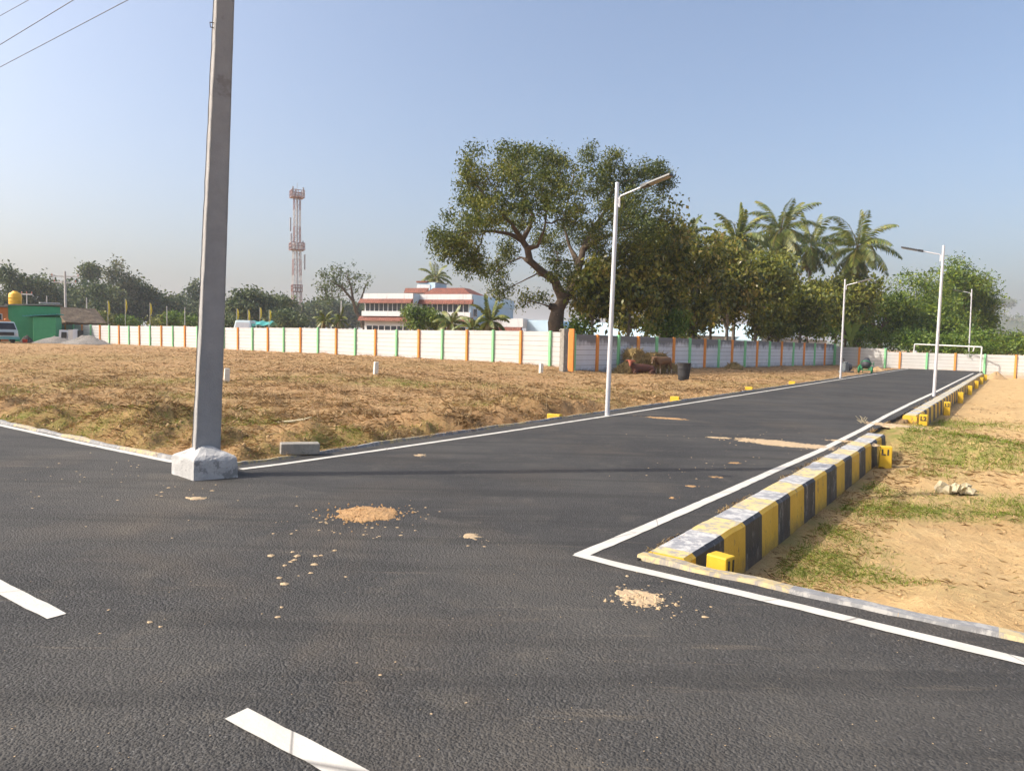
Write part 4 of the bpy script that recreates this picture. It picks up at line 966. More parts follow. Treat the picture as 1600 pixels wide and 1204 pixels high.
palm_px('small palm crown just above the broadleaf trees, leftmost of the grove', 1075, 66, 372, 34, 101, nf=24)
palm_px('second palm from the left in the grove, spiky crown half hidden', 1152, 68, 378, 46, 102, nf=30, up=88, lo=-25)
palm_px('tallest palm of the grove with an upright feathery crown', 1220, 72, 362, 54, 103, nf=36, lo=-62)
palm_px('palm between the two tallest ones, crown hanging and partly hidden', 1267, 76, 385, 48, 104, nf=28, lo=-66)
palm_px('rightmost palm of the grove with a full round star-like crown', 1340, 72, 388, 55, 105, nf=36, lo=-62, lean=(-.5, .3))
palm_px('palm behind the flat-roofed building, its crown above the roof', 680, 118, 434, 28, 106, nf=22)
palm_px('young coconut palm in front of the building right corner', 766, 62, 502, 33, 107, nf=18, up=85, lo=-12, trunk_r=.2)
palm_px('young coconut palm in front of the building beside the dark round tree', 706, 66, 505, 30, 108, nf=16, up=80, lo=-10, trunk_r=.18)
palm_px('drooping yellow-green young palm at the foot of the larger young palm', 738, 60, 513, 24, 109, nf=14, up=70, lo=-20, trunk_r=.15)
for px, Y, lb, s in ((507, 72, 'left one of the two small fan palms behind the white wall', 111), (531, 74, 'right one of the two small fan palms behind the white wall, beside a slim pole', 112)):
    palm_px(lb, px, Y, 500, 17, s, nf=16, up=80, lo=-30, trunk_r=.12, group='small fan palms', name='fan_palm')
# banana plant
def banana():
    f = D(1330, 530, 70.0); f.z = Hs(f.x, f.y); t = thing('banana_plant', 'banana plant with two upright bright paddle leaves below the rightmost palm', 'banana plant', f); r = np.random.default_rng(3)
    b = MB(); b.tube([(0, 0, -.2), (.05, 0, 2.4)], [.16, .11], 8); b.build('trunk', 'palm_leaf', t)
    vs = []; fs = []
    for tx, tz, bw in ((-1.2, 5.6, .36), (1.15, 5.5, .40), (-.2, 4.6, .3), (-2.4, 3.9, .3), (2.1, 4.0, .3)):
        n = 14; o = len(vs); dy = r.uniform(-.5, .5)
        for i in range(n+1):
            u_ = i/n; c = Vector((tx*u_**1.2, dy*u_, 2.2+(tz-2.2)*u_-(.5*u_**3 if abs(tx) > 1.5 else 0))); w_ = bw*math.sin(math.pi*(.04+.94*u_))**.6*r.uniform(.85, 1.1)
            vs += [c+Vector((-w_, .10, .06)), c, c+Vector((w_, .10, .06))]
        for i in range(n): a = o+3*i; fs += [(a, a+1, a+4, a+3), (a+1, a+2, a+5, a+4)]
    b = MB(); b.add(vs, fs, True); b.build('leaves', 'banana_leaf', t)
banana()

# ---- far trees left of the rain tree, behind the white wall
GF = 'far trees behind the long white wall'
FT = dict(per=40, tube=4, limbs=4, aspect=.6, droop=.15)
for i, (px, Y, tp, hf, low, lf, lb, kw) in enumerate([
    (10, 135, 414, 34, 505, 'leaf_far', 'tall shaggy far tree at the left edge above the green house', dict(n=120)),
    (52, 140, 432, 44, 510, 'leaf_far', 'rounded far tree behind the yellow water tank', dict(n=150)),
    (96, 150, 446, 36, 512, 'leaf_far', 'low far tree behind the tall utility pole', dict(n=110)),
    (128, 165, 436, 30, 512, 'leaf_far', 'grey-green far tree just right of the utility pole', dict(n=100)),
    (144, 175, 414, 12, 440, 'leaf_far', 'small flat-topped far tree rising above its neighbours', dict(n=36)),
    (185, 155, 404, 24, 505, 'leaf_far_pale', 'tallest pale airy tree in the left background', dict(n=90)),
    (205, 160, 428, 34, 510, 'leaf_far', 'dark dome-shaped tree against the pale airy one', dict(n=130)),
    (160, 150, 440, 36, 512, 'leaf_far', 'broad dark tree behind the first yellow flag', dict(n=130)),
    (240, 160, 447, 34, 512, 'leaf_far', 'dark sloping tree behind the third yellow flag', dict(n=120)),
    (275, 170, 458, 36, 512, 'leaf_far', 'low flat tree left of the concrete pole', dict(n=110)),
    (303, 185, 438, 12, 500, 'leaf_far', 'small pointed dark tree just left of the concrete pole', dict(n=40)),
    (345, 165, 462, 40, 512, 'leaf_far', 'far tree mostly hidden by the concrete pole', dict(n=90)),
    (388, 130, 456, 42, 508, 'leaf_far', 'wide umbrella-shaped dark tree right of the concrete pole', dict(n=190)),
    (425, 135, 462, 38, 510, 'leaf_far', 'dark umbrella-shaped tree left of the lattice tower', dict(n=160)),
    (462, 210, 468, 44, 512, 'leaf_far', 'far woodland tree at the foot of the lattice tower', dict(n=120)),
    (500, 230, 468, 40, 512, 'leaf_far', 'far woodland tree right of the lattice tower', dict(n=110)),
    (535, 240, 470, 40, 512, 'leaf_far', 'far woodland tree behind the bare tree', dict(n=100)),
    (450, 120, 488, 30, 512, 'leaf_far', 'low grey-green thicket tree in front of the lattice tower', dict(n=90)),
    (575, 260, 478, 40, 512, 'leaf_far', 'far woodland tree left of the flat-roofed building', dict(n=80))]):
    sz = .0042*Y*1.0
    tree_px('far_tree', lb, px, Y, tp, hf, lf, GF, low, seed=130+i, size=sz, sig=sz*1.25, trunk_r=.25, **{**FT, **kw})
for i, (px, Y, tp, hf, lf, lb) in enumerate([(112, 95, 494, 14, 'leaf_olive', 'yellow-green shrub behind the thatched hut'), (142, 100, 486, 20, 'leaf_bright', 'bright green shrub right of the thatched hut'), (167, 100, 490, 20, 'leaf_olive', 'olive shrub below the first yellow flag'), (196, 100, 497, 16, 'leaf_bright', 'small green shrub below the second yellow flag'),
                                             (255, 98, 494, 18, 'leaf_olive', 'olive shrub right of the third yellow flag'), (272, 98, 490, 14, 'leaf_bright', 'bright shrub near the concrete pole, left side'), (303, 98, 496, 14, 'leaf_bright', 'small bright shrub touching the concrete pole'), (355, 100, 495, 20, 'leaf_far', 'dull shrub behind the white van')]):
    tree_px('bush', lb, px, Y, tp, hf, lf, GB, 512, n=60, per=28, size=.36, seed=160+i, **{**BU, 'sig': .4})
tree_px('round_tree', 'dark round bushy tree in front of the building', 655, 70, 478, 26, 'leaf_right', None, 515, n=130, per=34, size=.26, sig=.3, seed=171, trunk_r=.12, tube=4)
tree_px('round_tree', 'small dark tree between the round bushy tree and the young palm', 683, 72, 484, 18, 'leaf_right', None, 515, n=70, per=34, size=.26, sig=.3, seed=172, trunk_r=.1, tube=4)
# half-bare tree left of the building
def bare_tree():
    Y0 = 100.0; foot = D(574, 515, Y0); foot.z = .2
    def q(px, py, dy, rr): p = D(px, py, Y0+dy)-foot; return (p.x, p.y, p.z, rr)
    f1 = q(556, 486, 0, .24); tr = [[(0, 0, -.3, .34), q(565, 500, 0, .28), f1, q(552, 470, -.5, .2), q(535, 450, -1, .13), q(515, 438, -1.4, .06)], [f1, q(566, 462, 1, .14), q(572, 445, 1.5, .07)], [q(552, 470, -.5, .2), q(548, 445, 0, .12), q(540, 425, .5, .05)]]
    CL = [(515, 432, 14, -1, 4), (508, 452, 12, -1.5, 3), (530, 428, 14, 0, 3), (548, 430, 14, .5, 2), (525, 450, 16, 1, 3), (552, 448, 12, 1, 1), (570, 440, 12, 1.5, 1), (512, 470, 10, -1, 1)]
    def tips(r):
        out = []
        for px, py, pr, dy, s in CL:
            c = np.array(D(px, py, Y0+dy)-foot); p = r.normal(0, 1, (s*8, 3))*.55; out.append(c+p*pr/F*Y0*np.array([1, 1.4, 1]))
        return np.concatenate(out)
    tree('half_bare_tree', 'half bare brownish tree with a leaning trunk left of the flat-roofed building', foot, 9, 4, 3, 6, 'leaf_far', per=12, size=.34, sig=.35, seed=175, tips_fn=tips, trunks=tr, tube=4, step=.5)
    g = D(583, 512, 92.0); g.z = .2
    tree('half_bare_tree', 'small leafless tree right beside the building front', g, 4.5, 1.6, 1.6, 3.4, 'leaf_dry', n=60, per=2, size=.2, sig=.2, seed=176, trunk_r=.1, tube=4)
bare_tree()

# ================================================================== BUILDINGS
worn('plaster_white', (.56, .57, .58), (.63, .64, .64), 1.2, .85, .2, .01, (.50, .51, .52), 1.1, .66, 20)
worn('plaster_blue', (.42, .58, .70), (.50, .65, .76), 1.2, .85, .2, .01, (.34, .46, .55), .9, .66, 20)
worn('plaster_pale_blue', (.42, .56, .63), (.48, .62, .68), 1.0, .85, .2, .01, (.50, .60, .66), .9, .68, 20)
worn('dark_glass', (.012, .016, .022), (.03, .035, .045), 2, .12, 0)
worn('frame_white', (.6, .6, .6), (.68, .68, .68), 5, .5)
worn('dark_void', (.03, .028, .025), (.05, .045, .04), 3, .9)
def tile_mat():
    m, nt, b = base_mat('roof_tile'); vec = coord(nt)
    wv = node(nt, 'ShaderNodeTexWave', wave_type='BANDS', bands_direction='X'); wv.inputs['Scale'].default_value = 1.1; wv.inputs['Distortion'].default_value = .4; nt.links.new(vec, wv.inputs[0])
    col = ramp(nt, noise(nt, vec, 2.6, 7, .75), [(.3, (.085, .035, .024)), (.5, (.19, .062, .040)), (.7, (.27, .10, .062))])
    col = mix(nt, math_(nt, 'MULTIPLY', wv.outputs['Fac'], .35), col, (.12, .04, .025)); nt.links.new(col, b.inputs['Base Color']); b.inputs['Roughness'].default_value = .8
    bump(nt, b, wv.outputs['Fac'], .6, .04)
tile_mat()
def stain_plaster():
    m, nt, b = base_mat('parapet_white'); vec = coord(nt)
    col = ramp(nt, noise(nt, vec, .6, 5, .6), [(.3, (.55, .57, .58)), (.7, (.63, .64, .64))])
    k = noise(nt, mapping(nt, vec, (1, 1, .12)), 3.2, 6, .72); col = mix(nt, ramp(nt, k, [(.55, (0, 0, 0)), (.72, (.65, .65, .65))]), col, (.30, .29, .28))
    nt.links.new(col, b.inputs['Base Color']); b.inputs['Roughness'].default_value = .85
stain_plaster()

def school_building():
    Yc = 84.0; c0 = D(735.5, 515, Yc); c0.z = .1
    t = thing('flat_roofed_building', 'two storey white and blue building with red tiled bands beyond the white wall', 'building', c0, rad(-22))
    # local axes: +x along the front to the right, front face at y=0, -y towards the road
    def bx(nm, m, x0, x1, y0, y1, z0, z1, par=t, bev=0):
        b = MB(); b.box(((x0+x1)/2, (y0+y1)/2, (z0+z1)/2), (x1-x0, y1-y0, z1-z0)); return b.build(nm, m, par, bevel=bev)
    zr = 6.0; zb1, zt1 = 5.6, 6.8
    S = -6.9; Wl = -13.6                       # step of the front, left end
    dp = 13.2
    bx('wall', 'plaster_blue', S, 0, .0, dp, -.5, zb1)
    bx('wall', 'plaster_white', Wl, S-.003, -1.6, dp, -.5, zb1)
    bx('parapet', 'parapet_white', S, .12, -.12, .08, zb1+.003, 6.72)
    b = MB(); b.box((.05, dp/2+.1, (zb1+6.72)/2), (.15, dp-.1, 6.72-zb1-.02)); b.build('parapet', 'plaster_blue', t)
    bx('parapet', 'parapet_white', Wl-.1, S+.1, -1.75, -1.5, zb1+.003, 6.72); bx('parapet', 'plaster_blue', S-.05, S+.1, -1.497, -.123, zb1+.003, 6.71)
    bx('roof', 'old_cement', Wl, -.03, .09, dp, zb1+.002, zb1+.2)
    # tiled sunshade bands: sloping wedges along each storey
    def band(x0, x1, y, z0, z1, d, end=True):
        b = MB(); b.hexa([(x0, y-d, z0), (x1, y-d, z0), (x1, y, z0), (x0, y, z0), (x0, y-.12, z1), (x1, y-.12, z1), (x1, y, z1), (x0, y, z1)]); b.build('tiled_band', 'roof_tile', t)
    band(S+.1, .35, -.124, 5.55, 6.08, .55); band(Wl-.5, S+.1, -1.754, 5.55, 6.08, .55)
    band(S+.1, .35, -.124, 3.42, 3.98, .6); band(Wl-.55, S+.1, -1.754, 3.42, 3.98, .6)
    bx('balcony_wall', 'parapet_white', S+.1, .1, -.5, -.1, 4.0, 4.6); bx('balcony_wall', 'parapet_white', Wl-.1, S, -2.1, -1.7, 4.0, 4.6)
    # glazed upper storey and dark lower openings
    def win(x0, x1, y, z0, z1, n):
        f = bx('window', 'frame_white', x0, x1, y-.05, y-.004, z0, z1)
        for i in range(n):
            a = x0+(x1-x0)*(i+.08)/n; c = x0+(x1-x0)*(i+.92)/n; bx('pane', 'dark_glass', a, c, y-.065, y-.052, z0+.06, z1-.06, f)
    win(S+.4, -.3, 0, 4.5, 5.58, 9); win(Wl+.15, S-.2, -1.6, 4.5, 5.58, 10)
    win(S+.4, -.6, 0, .9, 2.9, 7); win(Wl+.3, S-.4, -1.6, .9, 2.9, 7)
    b = MB(); b.box((.045, 1.0, 4.6), (.06, 1.1, 1.0)); f = b.build('window', 'frame_white', t); b = MB(); b.box((.082, 1.0, 4.6), (.02, .9, .84)); b.build('pane', 'dark_glass', f)
    for x in (Wl+.05, -.02): bx('column', 'plaster_white', x-.12, x+.12, -2.32 if x < S else -.82, -2.21 if x < S else -.61, -.5, 2.5)
    # tiled hip roof and stair boxes on top
    b = MB(); b.hexa([(-8.3, 1.2, 6.2), (.0, 1.2, 6.2), (.0, 8.5, 6.2), (-8.3, 8.5, 6.2), (-7.0, 3.6, 7.75), (-2.8, 3.6, 7.75), (-2.8, 5.4, 7.75), (-7.0, 5.4, 7.75)]); b.build('hip_roof', 'roof_tile', t)
    bx('stair_box', 'parapet_white', -10.6, -6.6, 3.2, 7, 6.2, 7.35); band(-10.7, -7.4, 3.18, 7.1, 7.72, .5); bx('stair_box', 'plaster_blue', -9.4, -6.9, 3.9, 7, 7.36, 8.45); bx('tank_room', 'parapet_white', -9.45, -7.6, 3.8, 3.89, 7.36, 8.2)
    bx('roof', 'roof_tile', -9.5, -8.0, 3.7, 4.2, 8.453, 8.65)
    bx('roof', 'old_cement', -9.5, -6.8, 4.21, 7.1, 8.452, 8.55)
    return t
school_building()
def annex():
    c0 = D(818, 515, 84.0); c0.z = .1
    t = thing('annex_building', 'low pale blue annex right of the flat-roofed building, partly hidden by the leaning trunk', 'building', c0, rad(-22))
    def bx(nm, m, x0, x1, y0, y1, z0, z1, par=t):
        b = MB(); b.box(((x0+x1)/2, (y0+y1)/2, (z0+z1)/2), (x1-x0, y1-y0, z1-z0)); return b.build(nm, m, par)
    bx('wall', 'plaster_white', -4.6, 0, 0, 4, -.5, 2.3); bx('parapet', 'parapet_white', -4.7, .1, -.5, 4, 3.02, 4.0)
    b = MB(); b.hexa([(-4.7, -.9, 2.32), (-.1, -.9, 2.32), (-.1, -.2, 2.32), (-4.7, -.2, 2.32), (-4.7, -.55, 3.0), (-.1, -.55, 3.0), (-.1, -.2, 3.0), (-4.7, -.2, 3.0)]); b.build('tiled_band', 'roof_tile', t)
    bx('wall', 'plaster_blue', .0, 3.6, .9, 7, -.5, 3.9); bx('wall', 'plaster_pale_blue', 3.61, 26, 2.2, 9, -.5, 1.95)
    b = MB(); b.hexa([(3.62, 1.6, 1.96), (26.4, 1.6, 1.96), (26.4, 9, 3.7), (3.62, 9, 3.7), (3.62, 1.6, 2.12), (26.4, 1.6, 2.12), (26.4, 9, 3.9), (3.62, 9, 3.9)]); b.build('roof', 'plaster_pale_blue', t)
    for x0, n in ((4.6, 3), (12, 3), (19, 3)):
        f = bx('window', 'frame_white', x0, x0+3, 2.14, 2.197, .5, 1.6)
        for i in range(n): bx('pane', 'dark_glass', x0+.1+i*.97, x0+.85+i*.97, 2.12, 2.138, .58, 1.52, f)
    f = bx('window', 'frame_white', 1.0, 2.2, .85, .897, .6, 1.9); bx('pane', 'dark_glass', 1.08, 2.12, .83, .848, .68, 1.82, f)
annex()
# long low white wall seen under the trees behind the shaded wall
a, c = D(1030, 522, 68), D(1290, 535, 92); b = MB(); b.bar((a.x, a.y, 1.0), (c.x, c.y, 1.0), .25, 2.9); b.bar((a.x, a.y, 2.47), (c.x, c.y, 2.47), .34, .1); o = b.build('compound_wall', 'plaster_white')
tag(o, 'long plain white wall glimpsed below the trees behind the shaded wall', 'wall')

# ---- lattice telecom tower
worn("tower_red", (.25, .15, .135), (.30, .19, .175), 3, .6); worn("tower_white", (.42, .40, .395), (.47, .45, .44), 3, .6); worn("antenna_grey", (.38, .38, .39), (.45, .45, .46), 3, .5)
def tower():
    Yt = 215.0; f = D(463.5, 485, Yt); f.z = 0; zt = D(463.5, 303, Yt).z; t = thing('lattice_tower', 'tall red and white lattice telecom tower behind the far trees', 'tower', f, .5)
    nb = 9; hb = zt/nb
    def half(z): return 1.5-.62*min(1, z/(zt*.75))
    for s in range(nb):
        b = MB(); z0, z1 = s*hb, (s+1)*hb; sub = 3
        for k in range(sub):
            a, c = z0+(z1-z0)*k/sub, z0+(z1-z0)*(k+1)/sub; ha, hc = half(a), half(c); cn = [(-1, -1), (1, -1), (1, 1), (-1, 1)]
            for i in range(4):
                p, q = cn[i], cn[(i+1) % 4]; b.bar((p[0]*ha, p[1]*ha, a), (p[0]*hc, p[1]*hc, c), .15); b.bar((p[0]*ha, p[1]*ha, a), (q[0]*hc, q[1]*hc, c), .075); b.bar((q[0]*ha, q[1]*ha, a), (p[0]*hc, p[1]*hc, c), .075); b.bar((p[0]*hc, p[1]*hc, c), (q[0]*hc, q[1]*hc, c), .075)
        b.build('lattice_section', 'tower_red' if s % 2 == 0 else 'tower_white', t)
    b = MB(); b.tube([(0, 0, 0), (0, 0, zt)], .22, 6); b.build('cable_run', 'antenna_grey', t)
    for z, w_ in ((zt, 2.9), (zt*.645, 3.1), (zt*.36, 2.2)):
        b = MB()
        for i in range(4):
            p, q = [(-1, -1), (1, -1), (1, 1), (-1, 1)][i], [(1, -1), (1, 1), (-1, 1), (-1, -1)][i]
            for dz in (-1.1, 0.0, .9): b.bar((p[0]*w_/1.6, p[1]*w_/1.6, z+dz), (q[0]*w_/1.6, q[1]*w_/1.6, z+dz), .16)
            for k in range(4): b.bar(((p[0]+(q[0]-p[0])*k/4)*w_/1.6, (p[1]+(q[1]-p[1])*k/4)*w_/1.6, z-1.1), ((p[0]+(q[0]-p[0])*k/4)*w_/1.6, (p[1]+(q[1]-p[1])*k/4)*w_/1.6, z+.9), .13)
        b.box((0, 0, z-1.1), (w_*1.15, w_*1.15, .12)); b.build('platform', 'tower_red', t)
    for (x, y, z, h) in ((-1.5, -1.4, zt+.6, 2.4), (1.5, -1.4, zt+.6, 2.4), (0, 1.8, zt+.6, 2.4), (-1.9, 0, zt*.79, 4), (2.3, 0, zt*.54, 4.5), (-1.8, -.6, zt*.70, 2.4), (1.9, .8, zt*.66, 2.4)):
        b = MB(); b.box((x, y, z), (.42, .25, h)); b.tube([(x*.55, y*.55, z), (x, y, z)], .06, 5); b.build('antenna', 'antenna_grey', t)
    b = MB(); b.tube([(0, 0, zt), (0, 0, zt+3.2)], .07, 5); b.build('lightning_rod', 'antenna_grey', t)
tower()

# ---- green house with water tank, lean-to and hut at the left edge
worn('green_wall', (.050, .30, .135), (.075, .36, .165), 1.2, .85, .2, .01, (.04, .24, .11), 1.0, .66, 20)
worn('green_wall_pale', (.16, .44, .22), (.20, .48, .25), 1.2, .85)
worn('orange_wall', (.50, .16, .04), (.58, .20, .055), 1.5, .85)
worn('tank_yellow', (.72, .38, .010), (.78, .44, .02), 3, .45)
worn('teal_sheet', (.03, .26, .24), (.06, .34, .31), 3, .5)
worn('thatch', (.16, .115, .075), (.27, .20, .13), 3, .95, .9, .06, (.11, .08, .05), 5, .55, 16)
worn('door_grey', (.38, .40, .40), (.46, .48, .48), 3, .6)
def green_house():
    Yh = 70.0; c0 = D(13.5, 530, Yh); c0.z = Hs(c0.x, c0.y); t = thing('green_house', 'green flat-roofed house with an orange front at the left edge', 'house', c0, rad(32))
    def bx(nm, m, x0, x1, y0, y1, z0, z1, par=t):
        b = MB(); b.box(((x0+x1)/2, (y0+y1)/2, (z0+z1)/2), (x1-x0, y1-y0, z1-z0)); return b.build(nm, m, par)
    L = 4.3
    bx('wall', 'green_wall', 0, L, .0, 6, -.3, 3.55); bx('front_wall', 'orange_wall', -6, -.003, -.12, 6, -.3, 3.3)
    b = MB(); b.hexa([(-.25, -.3, 3.52), (L+.2, -.3, 3.72), (L+.2, 6.2, 3.72), (-.25, 6.2, 3.52), (-.25, -.3, 3.64), (L+.2, -.3, 3.86), (L+.2, 6.2, 3.86), (-.25, 6.2, 3.64)]); b.build('roof', 'old_cement', t)
    b = MB(); b.box((-3.1, 2.6, 3.42), (6.2, 6.6, .14)); b.build('roof', 'old_cement', t)
    b = MB(); b.box((3.4, .6, 3.92), (1.7, 1.2, .10), .1); b.build('roof_sheet', 'door_grey', t)
    f = bx('window', 'frame_white', -1.1, -.45, -.2, -.123, 1.3, 2.7); bx('pane', 'dark_glass', -1.04, -.51, -.215, -.203, 1.36, 2.64, f)
    return t
gh = green_house(); gm = gh.matrix_basis if False else Matrix.Translation(gh.location) @ Matrix.Rotation(rad(32), 4, 'Z')
def gl(x, y, z): return gm @ Vector((x, y, z))
o = MB(); o.lathe((0, 0, 0), [(.54, 0), (.56, .1), (.55, .3), (.58, .33), (.55, .38), (.56, .62), (.59, .65), (.56, .70), (.55, .95), (.50, 1.08), (.30, 1.2), (.22, 1.23), (.22, 1.3), (.0, 1.32)], 24); o = o.build('water_tank', 'tank_yellow')
p_ = gl(.55, .9, 3.68); o.location = p_; tag(o, 'yellow ribbed plastic water tank on the roof of the green house', 'water tank')
def leanto():
    p = D(54, 530, 69.3); p.z = Hs(p.x, p.y); t = thing('lean_to', 'small green lean-to shed with a teal sheet roof beside the green house', 'shed', p, rad(20))
    b = MB(); b.box((.85, 1.2, 1.15), (1.85, 2.4, 2.6)); b.build('wall', 'green_wall', t)
    b = MB(); b.box((-.105, 1.2, 1.12), (.05, 2.3, 2.54)); b.build('side_wall', 'green_wall_pale', t)
    b = MB(); b.box((-.14, .9, 1.0), (.03, .8, 1.95)); b.build('door', 'door_grey', t)
    b = MB(); b.hexa([(-.9, -.3, 2.46), (1.95, -.3, 2.72), (1.95, 2.6, 2.72), (-.9, 2.6, 2.46), (-.9, -.3, 2.52), (1.95, -.3, 2.78), (1.95, 2.6, 2.78), (-.9, 2.6, 2.52)])
    for k in range(10): b.bar((-.9+k*.31, -.31, 2.54+k*.028), (-.9+k*.31, 2.6, 2.54+k*.028), .05, .04)
    b.build('roof', 'teal_sheet', t)
leanto()
def hut():
    p = D(98, 520, 84.0); p.z = Hs(p.x, p.y); t = thing('thatched_hut', 'brown thatched hut peeping over the white wall beside the lean-to', 'hut', p, rad(-30))
    b = MB(); b.box((0, 1.5, 1.0), (3.0, 3.4, 2.6)); b.build('wall', 'bark_brown', t)
    b = MB(); r = random.Random(3); vs = []; n = 10
    for s in (-1, 1):
        for j in range(n+1):
            for k in range(8):
                u_ = k/7; x = s*u_*2.35; z = 3.9-1.75*u_+r.uniform(-.05, .05); vs.append((x, -.9+4.8*j/n, z))
    for s in (0, 1):
        o_ = s*(n+1)*8
        for j in range(n):
            for k in range(7): a = o_+j*8+k; b.f.append((a, a+1, a+9, a+8)); b.m.append(0); b.smooth.append(False)
    b.v = vs; o_ = len(vs); b.add([(-2.3, -.85, 2.1), (2.3, -.85, 2.1), (0, -.85, 3.85)], [(0, 1, 2)]); b.build('thatch_roof', 'thatch', t)
hut()
# ---- small truck at the left edge
worn('truck_paint', (.50, .60, .62), (.56, .66, .68), 4, .4); worn('truck_teal', (.10, .36, .38), (.14, .42, .44), 4, .45); worn('tyre', (.02, .02, .02), (.035, .035, .035), 8, .8); worn('red_paint', (.50, .05, .03), (.58, .08, .05), 4, .5)
def truck():
    p = D(5, 531, 62.0); p.z = Hs(p.x, p.y); t = thing('small_truck', 'pale blue and white small truck front parked before the green house', 'truck', p, rad(52))
    b = MB(); b.hexa([(-1.05, -.6, .45), (1.0, -.6, .45), (1.0, 1.6, .45), (-1.05, 1.6, .45), (-1.02, -.5, 1.15), (.97, -.5, 1.15), (.97, 1.6, 1.15), (-1.02, 1.6, 1.15)]); b.hexa([(-1.0, -.48, 1.153), (.95, -.48, 1.153), (.95, 1.5, 1.153), (-1.0, 1.5, 1.153), (-.9, -.05, 1.85), (.85, -.05, 1.85), (.85, 1.5, 1.85), (-.9, 1.5, 1.85)]); cb = b.build('cab', 'truck_paint', t, bevel=.05, seg=2)
    b = MB(); b.hexa([(-.9, -.47, 1.2), (.85, -.47, 1.2), (.85, -.44, 1.2), (-.9, -.44, 1.2), (-.82, -.12, 1.76), (.77, -.12, 1.76), (.77, -.09, 1.76), (-.82, -.09, 1.76)]); b.build('windscreen', 'dark_glass', t)
    b = MB(); b.box((-.03, -.62, .82), (1.3, .06, .28)); b.build('grille', 'dark_void', t); b = MB(); b.box((-.03, -.68, .45), (2.1, .12, .22)); b.build('bumper', 'truck_teal', t)
    for x in (-.85, .8): b = MB(); b.lathe((x, -.6, .78), [(.12, -.04), (.13, .0), (.10, .03)], 14, M=Matrix.Rotation(rad(90), 3, 'X')); b.build('headlight', 'frame_white', t)
    b = MB(); b.box((-.03, 3.4, 1.2), (2.1, 3.6, .9)); b.build('load_bed', 'truck_teal', t, bevel=.03)
    for x in (-.85, .8):
        for y in (.35, 4.0): b = MB(); b.lathe((x, y, .36), [(.2, -.11), (.36, -.1), (.37, 0), (.36, .1), (.2, .11)], 20, M=Matrix.Rotation(rad(90), 3, 'Y')); b.build('wheel', 'tyre', t)
    b = MB(); b.box((-.03, .6, 1.93), (1.5, .5, .14)); b.box((.45, .6, 2.05), (.3, .3, .12)); b.build('roof_sign', 'orange_wall', t, bevel=.03)
truck()
# ---- gravel heaps, rubble and boards
worn('gravel', (.17, .155, .135), (.30, .275, .245), 9, .95, .9, .05, (.11, .10, .085), 5, .58, 26)
worn('dark_rubble', (.03, .028, .025), (.07, .06, .05), 8, .95, .8, .04)
def heap(name, label, cat, px, py, Y, hw, h, mat, seed, ry=None, rough=.22, group=None, loc=None, rz=0.0, p=1.15):
    f = loc if loc else D(px, py, Y); f = Vector(f); f.z = Hs(f.x, f.y)-.03; n, m = 40, 16; vs = [(0, 0, h)]; fs = []; ry = ry or hw*.7
    for j in range(1, m+1):
        t_ = j/m
        for k in range(n):
            a = 2*math.pi*k/n; e = 1+.16*float(fbm(np.array([math.cos(a)*2+seed]), np.array([math.sin(a)*2.]), .8, 3, seed)[0]); x, y = hw*t_*e*math.cos(a), ry*t_*e*math.sin(a)
            z = h*(1-t_**p)*(1+rough*1.6*float(fbm(np.array([x*1.6+seed]), np.array([y*1.6]), .8, 4, seed+3)[0]))+.05*h*rough*float(rng.normal())*(1 if j < m else 0); vs.append((x, y, max(z, -.05) if j < m else -.12))
    for k in range(n): fs.append((0, 1+k, 1+(k+1) % n))
    for j in range(m-1):
        for k in range(n): a = 1+j*n; fs.append((a+k, a+n+k, a+n+(k+1) % n, a+(k+1) % n))
    b = MB(); b.add(vs, fs, True); o = b.build(name, mat); o.location = f; o.rotation_euler = (0, 0, rz); return tag(o, label, cat, group)
heap('gravel_heap', 'grey gravel heap in front of the green lean-to', 'gravel heap', 85, 534, 66, 1.9, .75, 'gravel', 3, group='gravel heaps')
heap('gravel_heap', 'grey gravel heap on the right, in front of the white wall', 'gravel heap', 136, 536, 65, 2.3, .80, 'gravel', 4, group='gravel heaps')
heap('rubble_heap', 'dark rubble pile against the green house wall', 'rubble', 42, 533, 67, .65, .75, 'dark_rubble', 6, ry=.5, rough=.5)
p = D(39, 533, 65.5); p.z = Hs(p.x, p.y); b = MB(); b.lathe((0, 0, 0), [(.17, 0), (.22, .30), (.24, .31), (.20, .28), (.16, .03)], 16); o = b.build('red_bucket', 'red_paint'); o.location = p; tag(o, 'small red bucket on the ground before the dark rubble', 'bucket')
def boards():
    p = D(112, 528, 70.0); p.z = Hs(p.x, p.y)
    for i, (dx, w_, h_, m_, lb) in enumerate([(-.75, .9, 1.25, 'frame_white', 'white framed board leaning near the wall, leftmost of the stack'), (-.1, .5, 1.3, 'marker_white', 'white slab leaning in the middle of the stack behind the gravel'), (.3, .45, 1.35, 'frame_white', 'white slab leaning beside the dark board'), (.75, .5, 1.25, 'dark_void', 'dark board leaning at the right of the white slabs')]):
        b = MB(); b.box((0, 0, h_/2), (w_, .08, h_), 0, Matrix.Rotation(rad(-12), 3, 'X'))
        if i == 0: b.mi = 1; b.box((.05, -.17, .75), (.45, .03, .6), 0, Matrix.Rotation(rad(-12), 3, 'X'))
        o = b.build('leaning_board', [m_, 'dark_void']); o.location = p+Vector((dx, i*.06, 0)); o.rotation_euler = (0, 0, rad(12)+i*.1); tag(o, lb, 'board', 'boards leaning behind the gravel')
boards()
